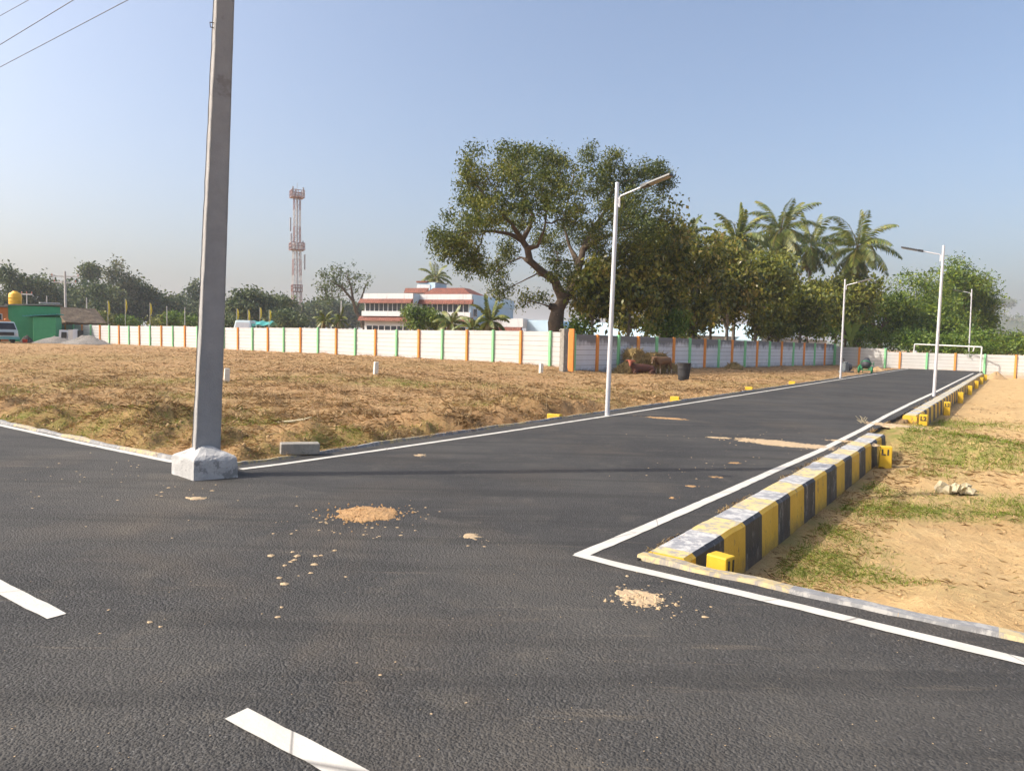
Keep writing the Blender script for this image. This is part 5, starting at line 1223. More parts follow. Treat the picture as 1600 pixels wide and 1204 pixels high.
# ---- poles, flags and small things behind the white wall
worn('cloth_yellow', (.42, .34, .02), (.52, .43, .04), 3, .8); worn('pole_pale', (.42, .42, .41), (.5, .5, .49), 3, .7)
def upole(px, Y, ytop, lb, arms=(), r_=.13, name='utility_pole', cat='pole'):
    f = D(px, 515, Y); f.z = Hs(f.x, f.y); zt = D(px, ytop, Y).z-f.z; t = thing(name, lb, cat, f, 0, 'far poles')
    b = MB(); b.tube([(0, 0, -.2), (0, 0, zt)], [r_, r_*.75], 8); b.build('shaft', 'pole_pale', t)
    for z, l, a in arms:
        b = MB(); d = Vector((math.cos(a), math.sin(a), 0)); b.bar(Vector((0, 0, zt-z))-d*l*.5, Vector((0, 0, zt-z))+d*l*.5, .12)
        b.build('crossarm', 'pole_pale', t)
        for s in (-.5, 0, .5): b = MB(); b.lathe(tuple(Vector((0, 0, zt-z+.06))+d*l*s*.92), [(.05, 0), (.07, .1), (.04, .16), (.06, .22), (.0, .25)], 8); b.build('insulator', 'porcelain', t)
    return t
upole(103, 86, 424, 'tall white utility pole with crossarms behind the thatched hut', ((.6, 3.2, .1), (1.3, 2.6, .1)), .16)
upole(43, 80, 459, 'short grey pole behind the roof of the green house', ((.05, 1.2, 0),), .07)
upole(74, 84, 462, 'thin grey pole between the green house and the utility pole', (), .07)
upole(136, 90, 465, 'thin bare pole above the bright shrubs, left of the flags', (), .08)
upole(261, 92, 478, 'thin bare pole right of the third yellow flag', (), .06)
upole(289, 92, 480, 'thin bare pole near the concrete pole, left side', (), .06)
upole(533, 88, 470, 'slim white pole beside the right small fan palm', (), .10)
def flag(px, Y, ytop, fl, lb):
    f = D(px, 515, Y); f.z = Hs(f.x, f.y); zt = D(px, ytop, Y).z-f.z; t = thing('flag_pole', lb, 'flag', f, 0, 'yellow flags behind the white wall')
    b = MB(); b.tube([(0, 0, -.2), (0, 0, zt)], .03, 6); b.build('pole', 'pole_pale', t)
    vs = []; n = 12; hh = fl/F*Y
    for i in range(n+1):
        u_ = i/n; w_ = .24*math.sin(math.pi*min(1, .12+u_*.95))**.7
        for k in range(4): q = k/3; vs.append((.03+w_*q, .07*math.sin(u_*7+q*4)*q, zt-hh*u_-.05*q))
    b = MB(); b.add(vs, [(i*4+k, i*4+k+1, i*4+k+5, i*4+k+4) for i in range(n) for k in range(3)], True); b.build('cloth', 'cloth_yellow', t)
for a in [(169, 90, 470, 24, 'first yellow flag from the left, above an olive shrub'), (196, 90, 467, 24, 'second yellow flag from the left, taller than the first'), (234.5, 90, 473, 22, 'third yellow flag from the left, before the dark sloping tree'), (370, 84, 482, 20, 'yellow flag just right of the concrete pole, over the white van'),
          (387.5, 84, 484, 22, 'yellow flag beside the white van roof'), (406, 92, 480, 20, 'yellow flag above the teal awning'), (420.5, 84, 484, 20, 'slim yellow flag at the right end of the teal awning')]: flag(*a)
def van():
    p = D(383, 515, 80.0); p.z = Hs(p.x, p.y); t = thing('white_van', 'white van roof and windscreen showing over the white wall', 'van', p, rad(10))
    b = MB(); b.hexa([(-1.0, -2, .5), (1.0, -2, .5), (1.0, 2, .5), (-1.0, 2, .5), (-.95, -1.9, 1.4), (.95, -1.9, 1.4), (.95, 2, 1.4), (-.95, 2, 1.4)]); b.hexa([(-.95, -1.85, 1.403), (.95, -1.85, 1.403), (.95, 1.98, 1.403), (-.95, 1.98, 1.403), (-.78, -1.2, 2.75), (.78, -1.2, 2.75), (.78, 1.9, 2.75), (-.78, 1.9, 2.75)]); b.build('body', 'truck_paint', t, bevel=.08, seg=3)
    b = MB(); b.hexa([(-.8, -1.84, 1.5), (.8, -1.84, 1.5), (.8, -1.80, 1.5), (-.8, -1.80, 1.5), (-.68, -1.33, 2.5), (.68, -1.33, 2.5), (.68, -1.29, 2.5), (-.68, -1.29, 2.5)]); b.build('windscreen', 'antenna_grey', t)
    for x in (-.9, .9):
        b = MB(); b.hexa([(x-.03, -1.0, 1.6), (x+.03, -1.0, 1.6), (x+.03, 1.6, 1.6), (x-.03, 1.6, 1.6), (x*.88-.03, -.9, 2.45), (x*.88+.03, -.9, 2.45), (x*.88+.03, 1.5, 2.45), (x*.88-.03, 1.5, 2.45)]); b.build('side_window', 'dark_glass', t)
        for y in (-1.3, 1.3): b = MB(); b.lathe((x, y, .36), [(.2, -.1), (.36, -.09), (.36, .09), (.2, .1)], 18, M=Matrix.Rotation(rad(90), 3, 'Y')); b.build('wheel', 'tyre', t)
van()
def awning(px0, px1, Y, ztop, lb, zl=.5, cat='awning'):
    a, c = D(px0, 505, Y), D(px1, 505, Y); a.z = c.z = 0; d = c-a; t = thing('teal_awning', lb, cat, (a+c)/2, math.atan2(d.y, d.x), 'teal awnings behind the white wall'); L = d.length; n = 12; vs = []
    for i in range(n+1):
        for k in range(5): q = k/4; vs.append((-L/2+L*i/n, -1.5+3*q, ztop-.5*(2*abs(q-.5))**1.5+.08*math.sin(i*1.3)))
    b = MB(); b.add(vs, [(i*5+k, i*5+k+1, i*5+k+6, i*5+k+5) for i in range(n) for k in range(4)], True); b.build('sheet', 'teal_sheet', t)
    for x in (-L/2+.1, L/2-.1):
        for y in (-1.4, 1.4): b = MB(); b.tube([(x, y, -.2), (x, y, ztop-.45)], .05, 6); b.build('leg', 'pole_pale', t)
awning(393, 428, 86, 3.15, 'dark teal awning between the white van and the far trees')
awning(522, 575, 94, 2.35, 'long low teal awning left of the flat-roofed building')
p = D(447, 513, 82.0); p.z = Hs(p.x, p.y); t = thing('parked_car', 'pale car roof just showing over the white wall below the lattice tower', 'car', p, rad(100))
b = MB(); b.hexa([(-.85, -2, .4), (.85, -2, .4), (.85, 2, .4), (-.85, 2, .4), (-.8, -1.95, 1.05), (.8, -1.95, 1.05), (.8, 1.95, 1.05), (-.8, 1.95, 1.05)]); b.hexa([(-.78, -1.1, 1.053), (.78, -1.1, 1.053), (.78, 1.6, 1.053), (-.78, 1.6, 1.053), (-.62, -.5, 2.0), (.62, -.5, 2.0), (.62, 1.1, 2.0), (-.62, 1.1, 2.0)]); b.build('body', 'truck_paint', t, bevel=.08, seg=3)
for x in (-.8, .8):
    b = MB(); b.hexa([(x-.03, -.6, 1.15), (x+.03, -.6, 1.15), (x+.03, 1.2, 1.15), (x-.03, 1.2, 1.15), (x*.86-.03, -.35, 1.85), (x*.86+.03, -.35, 1.85), (x*.86+.03, .95, 1.85), (x*.86-.03, .95, 1.85)]); b.build('side_window', 'dark_glass', t)
    for y in (-1.25, 1.3): b = MB(); b.lathe((x, y, .32), [(.18, -.1), (.32, -.09), (.32, .09), (.18, .1)], 18, M=Matrix.Rotation(rad(90), 3, 'Y')); b.build('wheel', 'tyre', t)

# ================================================================== HAY, CATTLE AND YARD THINGS
def straw_cover(name, pts, nrm, size, mat, seed, parent=None):
    r = np.random.default_rng(seed); n = len(pts); d = r.normal(0, 1, (n, 3)); d -= nrm*(d*nrm).sum(1, keepdims=True)*.75; d /= np.linalg.norm(d, axis=1, keepdims=True); s = np.cross(d, nrm); s /= np.linalg.norm(s, axis=1, keepdims=True)+1e-6
    L = size*r.uniform(.5, 1.5, (n, 1)); w_ = size*.09; p = pts+nrm*r.uniform(-.01, .03, (n, 1)); v = np.stack([p-s*w_, p+s*w_, p+d*L+nrm*.02+s*w_*.4, p+d*L+nrm*.02-s*w_*.4], 1).reshape(-1, 3); return mesh_np(name, v, np.arange(4*n).reshape(-1, 4), mat, parent)
worn('hay', (.20, .135, .048), (.34, .24, .09), 6, .95, 1, .06, (.12, .085, .035), 7, .56, 24)
def hay_heap(label, px, Y, hw, h, seed, ry, n=1500, p=1.6, rough=.3):
    f = wz(px, Y) if Y < 10 else D(px, 585, Y); f.z = Hs(f.x, f.y); t = thing('hay_heap', label, 'hay', f, rad(47.5), 'hay by the shaded wall')
    r = np.random.default_rng(seed); o = heap('heap', None, None, 0, 0, 0, hw, h, 'hay', seed, ry=ry, rough=rough, loc=f, p=p); o.parent = t; o.location = (0, 0, -.02)
    a, q = r.uniform(0, 6.28, n), np.sqrt(r.uniform(0, 1, n)); x, y = hw*q*np.cos(a), ry*q*np.sin(a); z = h*(1-q**p); nn = np.stack([x/hw/hw, y/ry/ry, np.full(n, .6/h)], 1); nn /= np.linalg.norm(nn, axis=1, keepdims=True)
    straw_cover('straw', np.stack([x, y, z], 1), nn, .22, 'straw_hay', seed, t)
def w2at(px, off):
    d = ray(px, 540); t = d[0]/d[1]; X0, Y0 = .0842*k2+.737*off, k2-.676*off; k = (X0-t*Y0)/(t*.0402-.0368)/k2; return Vector((X0+.0368*k2*k, Y0+.0402*k2*k, 0))
def wz(px, off, dz=0): p = w2at(px, off); p.z = Hs(p.x, p.y)+dz; return p
hay_heap('broad hay heap behind the lying cow', 988, .85, 1.55, .72, 21, .75, 2600, 2.2)
hay_heap('low scattered hay spilling right of the standing cow', 1050, .75, .7, .42, 22, .5, 700)
hay_heap('small lone hay pile in the yard right of the black barrel', 1146, 47.0, .75, .42, 23, .6, 900)
def bale(label, px, py, Y, kind, size, seed, rot):
    f = D(px, py, Y); r = np.random.default_rng(seed)
    if kind == 'round':
        t = thing('hay_bale', label, 'hay bale', f, 0, 'hay by the shaded wall'); R_, L = size; M = Matrix.Rotation(rot, 3, 'Z') @ Matrix.Rotation(rad(90), 3, 'X')
        b = MB(); b.lathe((0, 0, R_), [(R_*.25, -L/2-.02), (R_*.8, -L/2), (R_*.97, -L/2+.06), (R_, -L/4), (R_*1.02, 0), (R_, L/4), (R_*.97, L/2-.06), (R_*.8, L/2), (R_*.25, L/2+.02)], 28, M=M); b.build('bale', 'hay', t)
        n = 1200; a = r.uniform(0, 6.28, n); l = r.uniform(-L/2, L/2, n); nn = np.stack([np.cos(a), np.sin(a), 0*a], 1); p_ = nn*R_; p_[:, 2] = l; k = n//3; q = np.sqrt(r.uniform(0, 1, k))*R_; sg = np.where(np.arange(k) % 2 == 0, 1, -1); p_[:k] = np.stack([q*np.cos(a[:k]), q*np.sin(a[:k]), sg*L/2], 1); nn[:k] = np.stack([0*q, 0*q, sg], 1); Mn = np.array(M)
        straw_cover('straw', p_ @ Mn.T+np.array([0, 0, R_]), nn @ Mn.T, .2, 'straw_hay', seed, t)
    else:
        t = thing('hay_bale', label, 'hay bale', f, rot, 'hay by the shaded wall'); w_, d_, h_ = size; b = MB(); b.box((0, 0, h_/2), (w_, d_, h_)); b.build('bale', 'hay', t, bevel=.09, seg=3)
        n = 900; p_ = r.uniform(-.5, .5, (n, 3)); ax_ = r.integers(0, 3, n); sg = r.choice([-1, 1], n); nn = np.zeros((n, 3)); nn[np.arange(n), ax_] = sg; p_[np.arange(n), ax_] = sg*.5; p_ = p_*np.array([w_, d_, h_])+np.array([0, 0, h_/2]); straw_cover('straw', p_, nn, .2, 'straw_hay', seed, t)
q = wz(991, .72, .58); bale('round hay bale lying on top of the broad hay heap', 990, 572, 40, 'round', (.42, .75), 31, rad(35)); bpy.data.objects['hay_bale'].location = q
q = wz(1024, .70, -.02); bale('upright block of hay standing behind the standing cow', 1026, 585, 41, 'box', (1.25, .8, 1.12), 32, rad(47)); bpy.data.objects['hay_bale.001'].location = q
worn('cow_red', (.050, .016, .009), (.085, .026, .013), 4, .7); worn('cow_head_red', (.22, .05, .022), (.28, .07, .03), 4, .7); worn('cow_brown', (.13, .066, .027), (.19, .10, .042), 3, .7, .1, .005, (.32, .22, .13), 2.2, .62, 30); worn('cow_pale', (.38, .30, .22), (.46, .37, .28), 4, .7); worn('horn', (.10, .09, .07), (.16, .14, .11), 6, .5)
def skin_body(name, mat, parent, verts, edges, root=0, levels=2):
    me = bpy.data.meshes.new(name); me.from_pydata([v[:3] for v in verts], edges, []); me.materials.append(MATS[mat]); o = bpy.data.objects.new(name, me); C.objects.link(o); o.parent = parent
    s = o.modifiers.new('skin', 'SKIN'); s.use_smooth_shade = True
    if not me.skin_vertices: me.skin_vertices.new() if hasattr(me.skin_vertices, 'new') else None
    for i, v in enumerate(verts):
        sv = me.skin_vertices[0].data[i]; rr = v[3]; sv.radius = rr if isinstance(rr, tuple) else (rr, rr); sv.use_root = (i == root)
    m = o.modifiers.new('sub', 'SUBSURF'); m.levels = levels; m.render_levels = levels
    dg = bpy.context.evaluated_depsgraph_get(); me2 = bpy.data.meshes.new_from_object(o.evaluated_get(dg)); o.modifiers.clear(); o.data = me2; me2.name = name
    for p in me2.polygons: p.use_smooth = True
    return o
def lying_cow():
    f = wz(1003, 1.75); t = thing('cow', 'red-brown cow lying in front of the hay with its bright head turned left', 'cow', f, rad(22), 'cattle by the hay')
    V = [(.55, 0, .30, (.26, .26)), (.25, 0, .32, (.30, .28)), (-.10, 0, .33, (.28, .27)), (-.38, 0, .36, (.22, .24)), (-.55, -.04, .46, (.15, .17)), (-.68, -.10, .60, (.115, .13)), (-.74, -.14, .68, (.10, .11)),
         (.78, 0, .27, (.17, .19)), (.88, .02, .22, (.05, .05)), (.92, .05, .06, (.025, .025)),
         (-.42, -.18, .18, (.10, .10)), (-.62, -.26, .08, (.06, .06)), (-.40, -.32, .05, (.045, .045)), (-.36, .2, .16, (.09, .09)), (-.60, .26, .07, (.055, .055)),
         (.55, -.24, .17, (.15, .14)), (.30, -.36, .10, (.08, .08)), (.60, -.42, .05, (.045, .045))]
    E_ = [(0, 1), (1, 2), (2, 3), (3, 4), (4, 5), (5, 6), (0, 7), (7, 8), (8, 9), (3, 10), (10, 11), (11, 12), (3, 13), (13, 14), (0, 15), (15, 16), (16, 17)]
    b_ = skin_body('body', 'cow_red', t, V, E_, 1)
    h = skin_body('head', 'cow_head_red', t, [(-.72, -.13, .70, (.10, .11)), (-.80, -.20, .70, (.10, .11)), (-.87, -.30, .60, (.075, .08)), (-.92, -.38, .50, (.062, .058)), (-.94, -.41, .46, (.05, .045)), (-.66, -.28, .74, (.03, .045)), (-.56, -.36, .71, (.05, .025)), (-.92, -.10, .76, (.03, .045)), (-1.02, -.06, .74, (.05, .025))], [(0, 1), (1, 2), (2, 3), (3, 4), (1, 5), (5, 6), (1, 7), (7, 8)])
    b = MB(); b.tube([(-.73, -.22, .79), (-.70, -.25, .87), (-.71, -.24, .93)], [.022, .016, .005], 6); b.tube([(-.86, -.14, .80), (-.91, -.12, .88), (-.90, -.13, .94)], [.022, .016, .005], 6); b.build('horns', 'horn', h)
    b = MB()
    for x, y in ((-.79, -.275), (-.895, -.215)): b.lathe((x, y, .665), [(.001, -.012), (.014, 0), (.001, .012)], 8)
    b.build('eyes', 'letter_black', h); b = MB(); b.box((-.945, -.425, .455), (.075, .03, .05), rad(35)); b.build('muzzle', 'horn', h, bevel=.012)
lying_cow()
def standing_cow():
    f = wz(1037, 1.35); t = thing('cow', 'brown cow with pale legs standing against the upright hay, head lowered left', 'cow', f, rad(35), 'cattle by the hay')
    # faces -x; about 1.1 m at the withers
    V = [(.10, 0, .74, (.23, .25)), (.36, 0, .78, (.21, .23)), (.54, 0, .80, (.16, .19)), (-.18, 0, .76, (.23, .25)), (-.40, 0, .80, (.18, .22)), (-.56, 0, .88, (.12, .16)), (-.70, 0, .93, (.10, .12)),
         (.60, 0, .90, (.05, .05)), (.68, 0, .70, (.022, .022)), (.69, 0, .42, (.028, .028)),
         (.50, .13, .62, (.12, .10)), (.42, .14, .46, (.065, .06)), (.52, .14, .30, (.045, .045)), (.48, .14, .10, (.036, .036)), (.46, .14, .02, (.05, .045)),
         (.50, -.13, .62, (.12, .10)), (.46, -.14, .46, (.065, .06)), (.58, -.14, .30, (.045, .045)), (.55, -.14, .10, (.036, .036)), (.53, -.14, .02, (.05, .045)),
         (-.40, .13, .58, (.09, .08)), (-.42, .13, .36, (.05, .05)), (-.40, .13, .12, (.036, .036)), (-.42, .13, .02, (.048, .044)), (-.38, -.13, .58, (.09, .08)), (-.36, -.13, .36, (.05, .05)), (-.33, -.13, .12, (.036, .036)), (-.35, -.13, .02, (.048, .044))]
    E_ = [(0, 1), (1, 2), (0, 3), (3, 4), (4, 5), (5, 6), (2, 7), (7, 8), (8, 9), (2, 10), (10, 11), (11, 12), (12, 13), (13, 14), (2, 15), (15, 16), (16, 17), (17, 18), (18, 19), (4, 20), (20, 21), (21, 22), (22, 23), (4, 24), (24, 25), (25, 26), (26, 27)]
    skin_body('body', 'cow_brown', t, V, E_, 0)
    h = skin_body('head', 'cow_brown', t, [(-.68, 0, .93, (.10, .11)), (-.78, -.03, .92, (.10, .11)), (-.90, -.07, .80, (.075, .085)), (-.98, -.10, .68, (.06, .058)), (-1.0, -.11, .63, (.05, .05)), (-.74, .14, .96, (.025, .04)), (-.73, .25, .93, (.05, .022)), (-.80, -.18, .96, (.025, .04)), (-.82, -.29, .92, (.05, .022))], [(0, 1), (1, 2), (2, 3), (3, 4), (1, 5), (5, 6), (1, 7), (7, 8)])
    b = MB(); b.tube([(-.77, .07, 1.0), (-.76, .11, 1.09), (-.76, .10, 1.14)], [.02, .014, .005], 6); b.tube([(-.80, -.11, 1.0), (-.82, -.16, 1.09), (-.81, -.15, 1.14)], [.02, .014, .005], 6); b.build('horns', 'horn', h)
    b = MB(); b.box((-1.01, -.115, .64), (.05, .085, .075), rad(14)); b.build('muzzle', 'cow_pale', h, bevel=.02); b = MB()
    for y in (.045, -.125): b.lathe((-.845, y-.03, .885), [(.001, -.012), (.014, 0), (.001, .012)], 8)
    b.build('eyes', 'letter_black', h)
    # pale lower legs as short sleeves
    for (x, y, x2, z0, z1) in ((.475, .14, .50, .06, .28), (.545, -.14, .565, .06, .28), (-.41, .13, -.405, .06, .34), (-.34, -.13, -.35, .06, .34)):
        b = MB(); b.tube([(x, y, z0), ((x+x2)/2, y, (z0+z1)/2), (x2, y, z1)], [.040, .041, .05], 10); b.build('leg_marking', 'cow_pale', t)
standing_cow()
worn('barrel_black', (.014, .015, .018), (.035, .036, .040), 5, .7, .4, .01, (.15, .07, .045), 1.9, .62, 22)
def barrel():
    f = GH(1068, 594); t = thing('black_barrel', 'open black barrel with rusty patches standing in the yard beside the hay', 'barrel', f); t.scale = (.80, .80, .84)
    b = MB(); b.lathe((0, 0, 0), [(.29, 0), (.30, .02), (.315, .28), (.335, .30), (.33, .33), (.345, .60), (.365, .62), (.36, .65), (.375, .90), (.39, .92), (.385, .95), (.365, .94), (.35, .5), (.29, .05)], 28); b.build('drum', 'barrel_black', t)
    b = MB()
    for s in (-1, 1): b.tube([(s*.385, -.06, .84), (s*.45, -.04, .82), (s*.45, .04, .82), (s*.385, .06, .84)], .012, 6)
    b.build('handles', 'rust_iron', t)
barrel()
worn('mixer_green', (.012, .16, .06), (.03, .23, .09), 4, .55); worn('drum_dark', (.030, .032, .042), (.06, .06, .07), 4, .6, .3, .01, (.13, .12, .12), 3, .6, 25); worn('engine_grey', (.10, .12, .13), (.17, .19, .20), 4, .6)
def mixer():
    f = GH(1352, 583); t = thing('concrete_mixer', 'green wheeled concrete mixer with a dark drum by the end of the side road', 'concrete mixer', f, rad(-35)); t.scale = (.62, .62, .62)
    for x, y, r_ in ((-.62, -.1, .36), (.62, -.1, .36)):
        M = Matrix.Rotation(rad(90), 3, 'Y'); b = MB(); b.lathe((x, y, r_), [(r_*.72, -.08), (r_, -.07), (r_, .07), (r_*.72, .08)], 24, M=M); wh = b.build('wheel', 'mixer_green', t); b = MB(); b.lathe((x, y, r_), [(.05, -.12), (r_*.7, -.05), (r_*.7, .05), (.05, .12)], 20, M=M); b.build('hub', 'mixer_green', wh)
    b = MB(); b.bar((-.6, -.1, .36), (.6, -.1, .36), .08); b.bar((-.45, -.1, .40), (-.45, 1.3, .5), .08); b.bar((.45, -.1, .40), (.45, 1.3, .5), .08); b.bar((-.45, 1.3, .5), (.45, 1.3, .5), .08); b.bar((-.4, .0, .4), (-.4, .2, 1.05), .08); b.bar((.4, .0, .4), (.4, .2, 1.05), .08); b.bar((0, 1.3, .5), (0, 2.1, .35), .07); b.bar((-.45, 1.2, .45), (-.45, 1.25, 0), .06); b.bar((.45, 1.2, .45), (.45, 1.25, 0), .06); b.build('frame', 'mixer_green', t)
    b = MB(); b.lathe((0, .15, 1.05), [(.20, -.52), (.36, -.45), (.47, -.15), (.48, .02), (.44, .18), (.27, .48), (.27, .55), (.24, .55), (.22, .45)], 26, M=Matrix.Rotation(rad(-38), 3, 'X')); dr = b.build('drum', 'drum_dark', t)
    b = MB(); b.lathe((0, .15, 1.05), [(.485, -.10), (.53, -.09), (.53, -.01), (.485, 0)], 26, M=Matrix.Rotation(rad(-38), 3, 'X')); b.build('gear_ring', 'mixer_green', dr)
    b = MB(); b.box((-.62, .75, .62), (.34, .5, .42)); b.box((-.62, .75, .86), (.2, .3, .08)); b.build('engine_box', 'mixer_green', t, bevel=.03)
    b = MB(); b.tube([(.72, .2, 1.0), (.74, .2, 1.0)], [.26, .26], 18); b.tube([(.4, .2, 1.0), (.74, .2, 1.0)], .03, 6); b.build('hand_wheel', 'mixer_green', t)
mixer()
def engine():
    f = GH(1322, 582); t = thing('small_engine', 'small grey-blue engine on the ground left of the green concrete mixer', 'engine', f, .4)
    b = MB(); b.box((0, 0, .06), (.9, .45, .10)); b.build('skid', 'engine_grey', t, bevel=.01); b = MB(); b.box((-.1, 0, .36), (.38, .34, .5)); b.box((-.1, 0, .66), (.26, .24, .10)); b.build('block', 'engine_grey', t, bevel=.03)
    b = MB(); b.lathe((.2, 0, .36), [(.06, -.09), (.24, -.05), (.25, .05), (.06, .08)], 18, M=Matrix.Rotation(rad(90), 3, 'Y')); b.build('flywheel', 'drum_dark', t); b = MB(); b.tube([(-.2, .05, .7), (-.2, .05, .88), (-.32, .05, .92)], .03, 8); b.build('exhaust', 'rust_iron', t)
engine()
heap('soil_mound', 'small brown soil mound behind the green concrete mixer', 'soil', 1371, 579, 52, .65, .30, 'clod_soil', 41, rough=.5)
heap('soil_mound', 'brown soil mound against the end wall at the right', 'soil', 1556, 590, 52, .85, .48, 'clod_soil', 42, rough=.5)
# pipe frame over the end wall
worn('pipe_white', (.60, .60, .56), (.68, .68, .64), 4, .5)
def pipe_frame():
    a, c = D(1427, 575, 60.9), D(1531.5, 583, 55.0); t = thing('pipe_frame', 'thin white goal-like pipe frame standing just behind the end wall', 'pipe frame', a); o = a; za, zc = D(1427, 537.5, 60.9).z, D(1532, 542, 55.0).z
    b = MB(); b.tube([(0, 0, za-o.z), (c.x-o.x, c.y-o.y, zc-o.z)], .055, 8); b.build('crossbar', 'pipe_white', t)
    b = MB(); b.tube([(-.12, 0, -.4), (0, 0, za-o.z)], .055, 8); b.build('post', 'pipe_white', t); b = MB(); b.tube([(c.x-o.x, c.y-o.y, -.4), (c.x-o.x, c.y-o.y, zc-o.z)], .055, 8); b.build('post', 'pipe_white', t)
    k = c-o; b = MB(); b.tube([Vector((k.x*.9, k.y*.9, zc-o.z+.02)), Vector((k.x*.885, k.y*.885, zc-o.z-.35))], .05, 6); b.build('net_hook', 'pipe_white', t)
    b = MB(); r = random.Random(2); b.tube([(.1, -.05, za-o.z-.55), (.12, -.06, za-o.z-.8), (.0, -.06, za-o.z-1.0), (-.06, -.05, za-o.z-1.25)], [.08, .16, .12, .06], 8); b.build('rag', 'antenna_grey', t)
pipe_frame()
# dry crumpled leaf sheet on the sandy plot, stick in the grass plot
worn('dry_sheet', (.42, .36, .23), (.54, .47, .32), 8, .8, .3, .01, (.28, .2, .1), 6, .6)
def litter():
    f = GH(1492, 771); r = np.random.default_rng(8); n = 12; vs = []; 
    for i in range(n):
        for j in range(n):
            x, y = (i/(n-1)-.5)*.42, (j/(n-1)-.5)*.26; vs.append((x*(1+.3*r.uniform(-1, 1)), y*(1+.3*r.uniform(-1, 1)), .06+.06*math.sin(i*1.3+j)+r.uniform(-.03, .05)-.2*(x*x+y*y)))
    b = MB(); b.add(vs, [(i*n+j, i*n+j+1, (i+1)*n+j+1, (i+1)*n+j) for i in range(n-1) for j in range(n-1)]); o = b.build('dry_leaf_sheet', 'dry_sheet'); o.location = f; tag(o, 'crumpled pale dry leaf sheet lying on the sandy plot', 'litter')
    f = GH(458, 663); b = MB(); b.tube([(-.30, 0, .03), (-.05, .02, .05), (.2, -.01, .09), (.33, .03, .14)], [.022, .026, .024, .016], 7); o = b.build('stick', 'dry_sheet'); o.location = f; tag(o, 'pale broken stick lying in the rough grass behind the concrete block', 'stick')
    f = G(1350, 661, 0); b = MB()
    for _ in range(14): a = r.uniform(0, 6.28); e = r.uniform(.06, .22); b.bar((r.normal(0, .06), r.normal(0, .04), .01), (e*math.cos(a), e*math.sin(a)*.6, r.uniform(.01, .16)), .006)
    o = b.build('twig_bundle', 'dry_sheet'); o.location = f; tag(o, 'small bundle of dry twigs on the side road near the right edge line', 'twigs')
litter()

# ================================================================== GRASS AND STRAW
def blades(name, n, rmin, rmax, fn, mat, L, wd, lay, seed, amax=.70):
    r = np.random.default_rng(seed); rr = np.exp(r.uniform(math.log(rmin), math.log(rmax), n)); a = r.uniform(-amax, amax, n); x, y = rr*np.sin(a), rr*np.cos(a); keep = fn(x, y, r); x, y, rr = x[keep], y[keep], rr[keep]; k = len(x); z = H(x, y); uu, vv = UV(x, y); z = np.where((uu > 4.9) & (uu < 66) & (vv > -7.9) & (vv < -1.9), np.where((vv > -2.18) | (vv < -7.72), .022, .002), z)
    az = r.uniform(0, 2*np.pi, k); el = np.abs(r.normal(0, 1, k))*lay[1]+lay[0]; el = np.clip(el, 0, 1.45); d = np.stack([np.cos(az)*np.cos(el), np.sin(az)*np.cos(el), np.sin(el)], 1); sc = np.clip(rr/9, .8, 2.2); ln = (L*r.uniform(.4, 1.3, k)*np.clip(sc, 1, 1.5))[:, None]; w_ = (wd*sc*r.uniform(.7, 1.3, k))[:, None]; s = np.stack([-np.sin(az), np.cos(az), 0*az], 1)
    p = np.stack([x, y, z-.004], 1); mid = p+d*ln*.55; tip = p+d*ln; tip[:, 2] -= (ln[:, 0]*.18*np.cos(el)); tip[:, 2] = np.maximum(tip[:, 2], z+.004)
    v = np.stack([p-s*w_*.5, p+s*w_*.5, mid+s*w_*.45, tip, mid-s*w_*.45], 1).reshape(-1, 3); return tag(mesh_np(name, v, np.arange(5*k).reshape(-1, 5), mat), kind='stuff')
def in_lot(x, y):
    u, v = UV(x, y); return (u > 5.05) & ((v < -7.95) | ((v > -1.72)))
def f_straw(x, y, r):
    u, v = UV(x, y); m = in_lot(x, y); n = fbm(x, y, .9, 3, 77); dens = np.where(v < -7, .62+.6*n, .02+.25*np.clip(n-.1, 0, 1)); dens = np.where((v > -1.7) & (u > 12) & (u < 26), dens+.22, dens); dens = np.where((v > -1.9) & (v < -1.0) & (u < 15), .5+.5*n, dens); return m & (r.uniform(0, 1, len(x)) < dens)
def f_green(x, y, r): return in_lot(x, y) & (r.uniform(0, 1, len(x)) < GREEN(x, y)**1.3*1.2-.12)
def f_weed(x, y, r):
    n = fbm(x, y, .5, 3, 91); return in_lot(x, y) & (UV(x, y)[1] < -7) & (r.uniform(0, 1, len(x)) < np.clip(n-.22, 0, 1)*.8)
blades('dry_grass', 420000, 4.6, 75, f_straw, 'straw', .095, .0046, (.0, .22), 201)
def f_tuft(x, y, r): return in_lot(x, y) & (UV(x, y)[1] < -7) & (r.uniform(0, 1, len(x)) < np.clip(fbm(x, y, .75, 3, 13)-.05, 0, 1)*2.2+np.clip(fbm(x, y, .38, 3, 5)-.25, 0, 1))
blades('dry_tufts', 260000, 7, 60, f_tuft, 'straw_dull', .13, .0048, (.15, .55), 205)
blades('green_grass', 620000, 4.0, 40, f_green, 'grass_green', .058, .0042, (.40, .45), 202)
blades('weeds', 90000, 7, 40, f_weed, 'grass_green', .06, .0042, (.2, .5), 203)
def f_edge(x, y, r):
    u, v = UV(x, y); n = np.clip(fbm(x, y, .5, 3, 55)+.1, 0, 1); return (u > 5) & (r.uniform(0, 1, len(x)) < n*1.4) & (((np.abs(v+2.22) < .05) & (u < 60)) | ((np.abs(v+7.78) < .07) & (u < 40)) | ((np.abs(v+1.80) < .10) & (u < 22)))
blades('kerb_straw', 900000, 4.6, 40, f_edge, 'straw', .05, .0036, (.05, .45), 206)
def f_clod(x, y, r):
    u, v = UV(x, y); return in_lot(x, y)
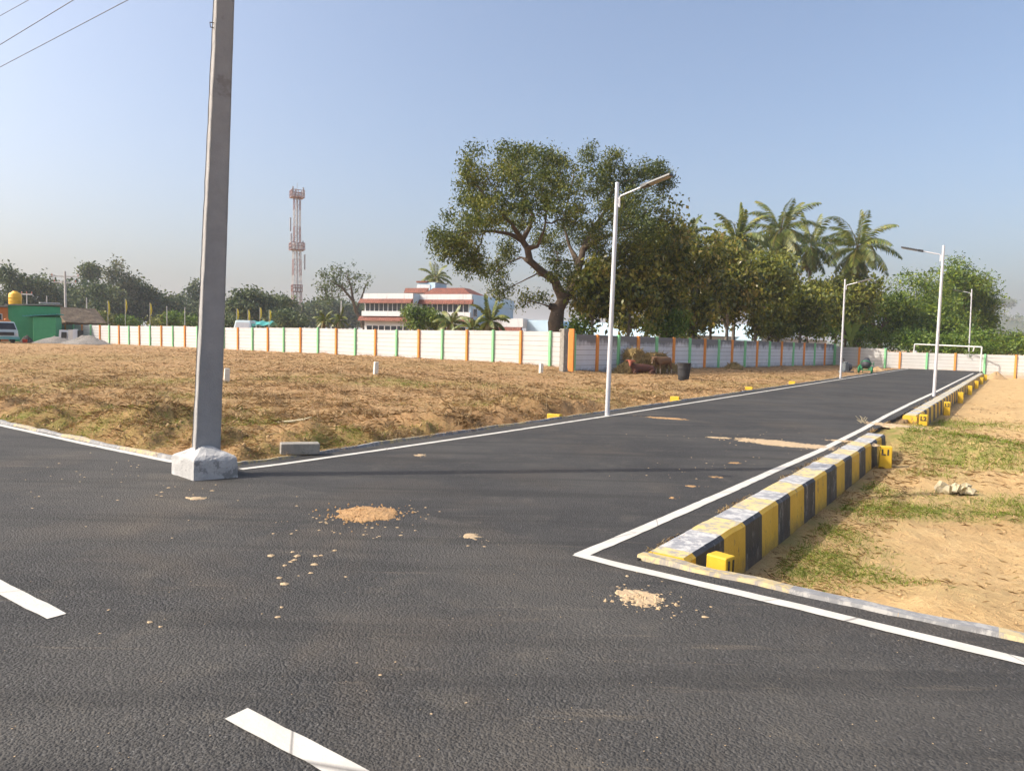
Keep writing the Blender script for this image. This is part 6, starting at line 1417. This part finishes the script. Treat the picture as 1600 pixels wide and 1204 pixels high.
def clods():
    r = np.random.default_rng(9); n = 22000; rr = np.exp(r.uniform(math.log(4.2), math.log(30), n)); a = r.uniform(-.7, .7, n); x, y = rr*np.sin(a), rr*np.cos(a); u, v = UV(x, y); d = np.minimum(-7.8-v, u-4.95)
    w_ = np.where(v < -7, .12+.9*np.exp(-np.clip(d-.3, 0, None)/1.2)*.5, .45); k = in_lot(x, y) & (r.uniform(0, 1, n) < w_); x, y, rr = x[k], y[k], rr[k]; z = H(x, y); m = len(x); s = r.uniform(.003, .012, m)*np.where(r.uniform(0, 1, m) < .12, 1.9, 1)*np.clip(rr/8, .8, 1.8)*np.where(v[k] < -7, 1.35, .9)
    ico = np.array([(0, 0, 1), (.9, 0, .2), (.28, .85, .2), (-.72, .53, .2), (-.72, -.53, .2), (.28, -.85, .2), (.9, 0, -.7), (.28, .85, -.7), (-.72, .53, -.7), (-.72, -.53, -.7), (.28, -.85, -.7)])
    V = ico[None]*r.uniform(.6, 1.3, (m, 11, 1))*s[:, None, None]+np.stack([x, y, z+s*.25], 1)[:, None]; q = []
    for i in range(5): q += [(0, 1+i, 1+(i+1) % 5, 0)]
    T = np.array([(0, 1+i, 1+(i+1) % 5) for i in range(5)]+[(1+i, 6+i, 6+(i+1) % 5) for i in range(5)]+[(1+i, 6+(i+1) % 5, 1+(i+1) % 5) for i in range(5)])
    F_ = (T[None]+np.arange(m)[:, None, None]*11).reshape(-1, 3); tag(mesh_np('soil_clods', V.reshape(-1, 3), F_, 'clod_soil'), kind='stuff')
clods()

# ================================================================== HAZE
HD = 0.00036
def haze():
    b = MB(); z0, z1, R_ = -12.0, 75.0, 2700.0
    b.hexa([(-R_, -R_, z0), (R_, -R_, z0), (R_, R_, z0), (-R_, R_, z0), (-R_, -R_, z1), (R_, -R_, z1), (R_, R_, z1), (-R_, R_, z1)])
    m = bpy.data.materials.new('haze_air'); m.use_nodes = True; nt = m.node_tree; nt.nodes.clear(); MATS['haze_air'] = m
    out = nt.nodes.new('ShaderNodeOutputMaterial'); v = nt.nodes.new('ShaderNodeVolumePrincipled')
    v.inputs['Color'].default_value = (.78, .86, .97, 1); v.inputs['Density'].default_value = HD; v.inputs['Anisotropy'].default_value = .15
    nt.links.new(v.outputs[0], out.inputs['Volume']); return tag(b.build('haze', 'haze_air'), kind='stuff')
haze()
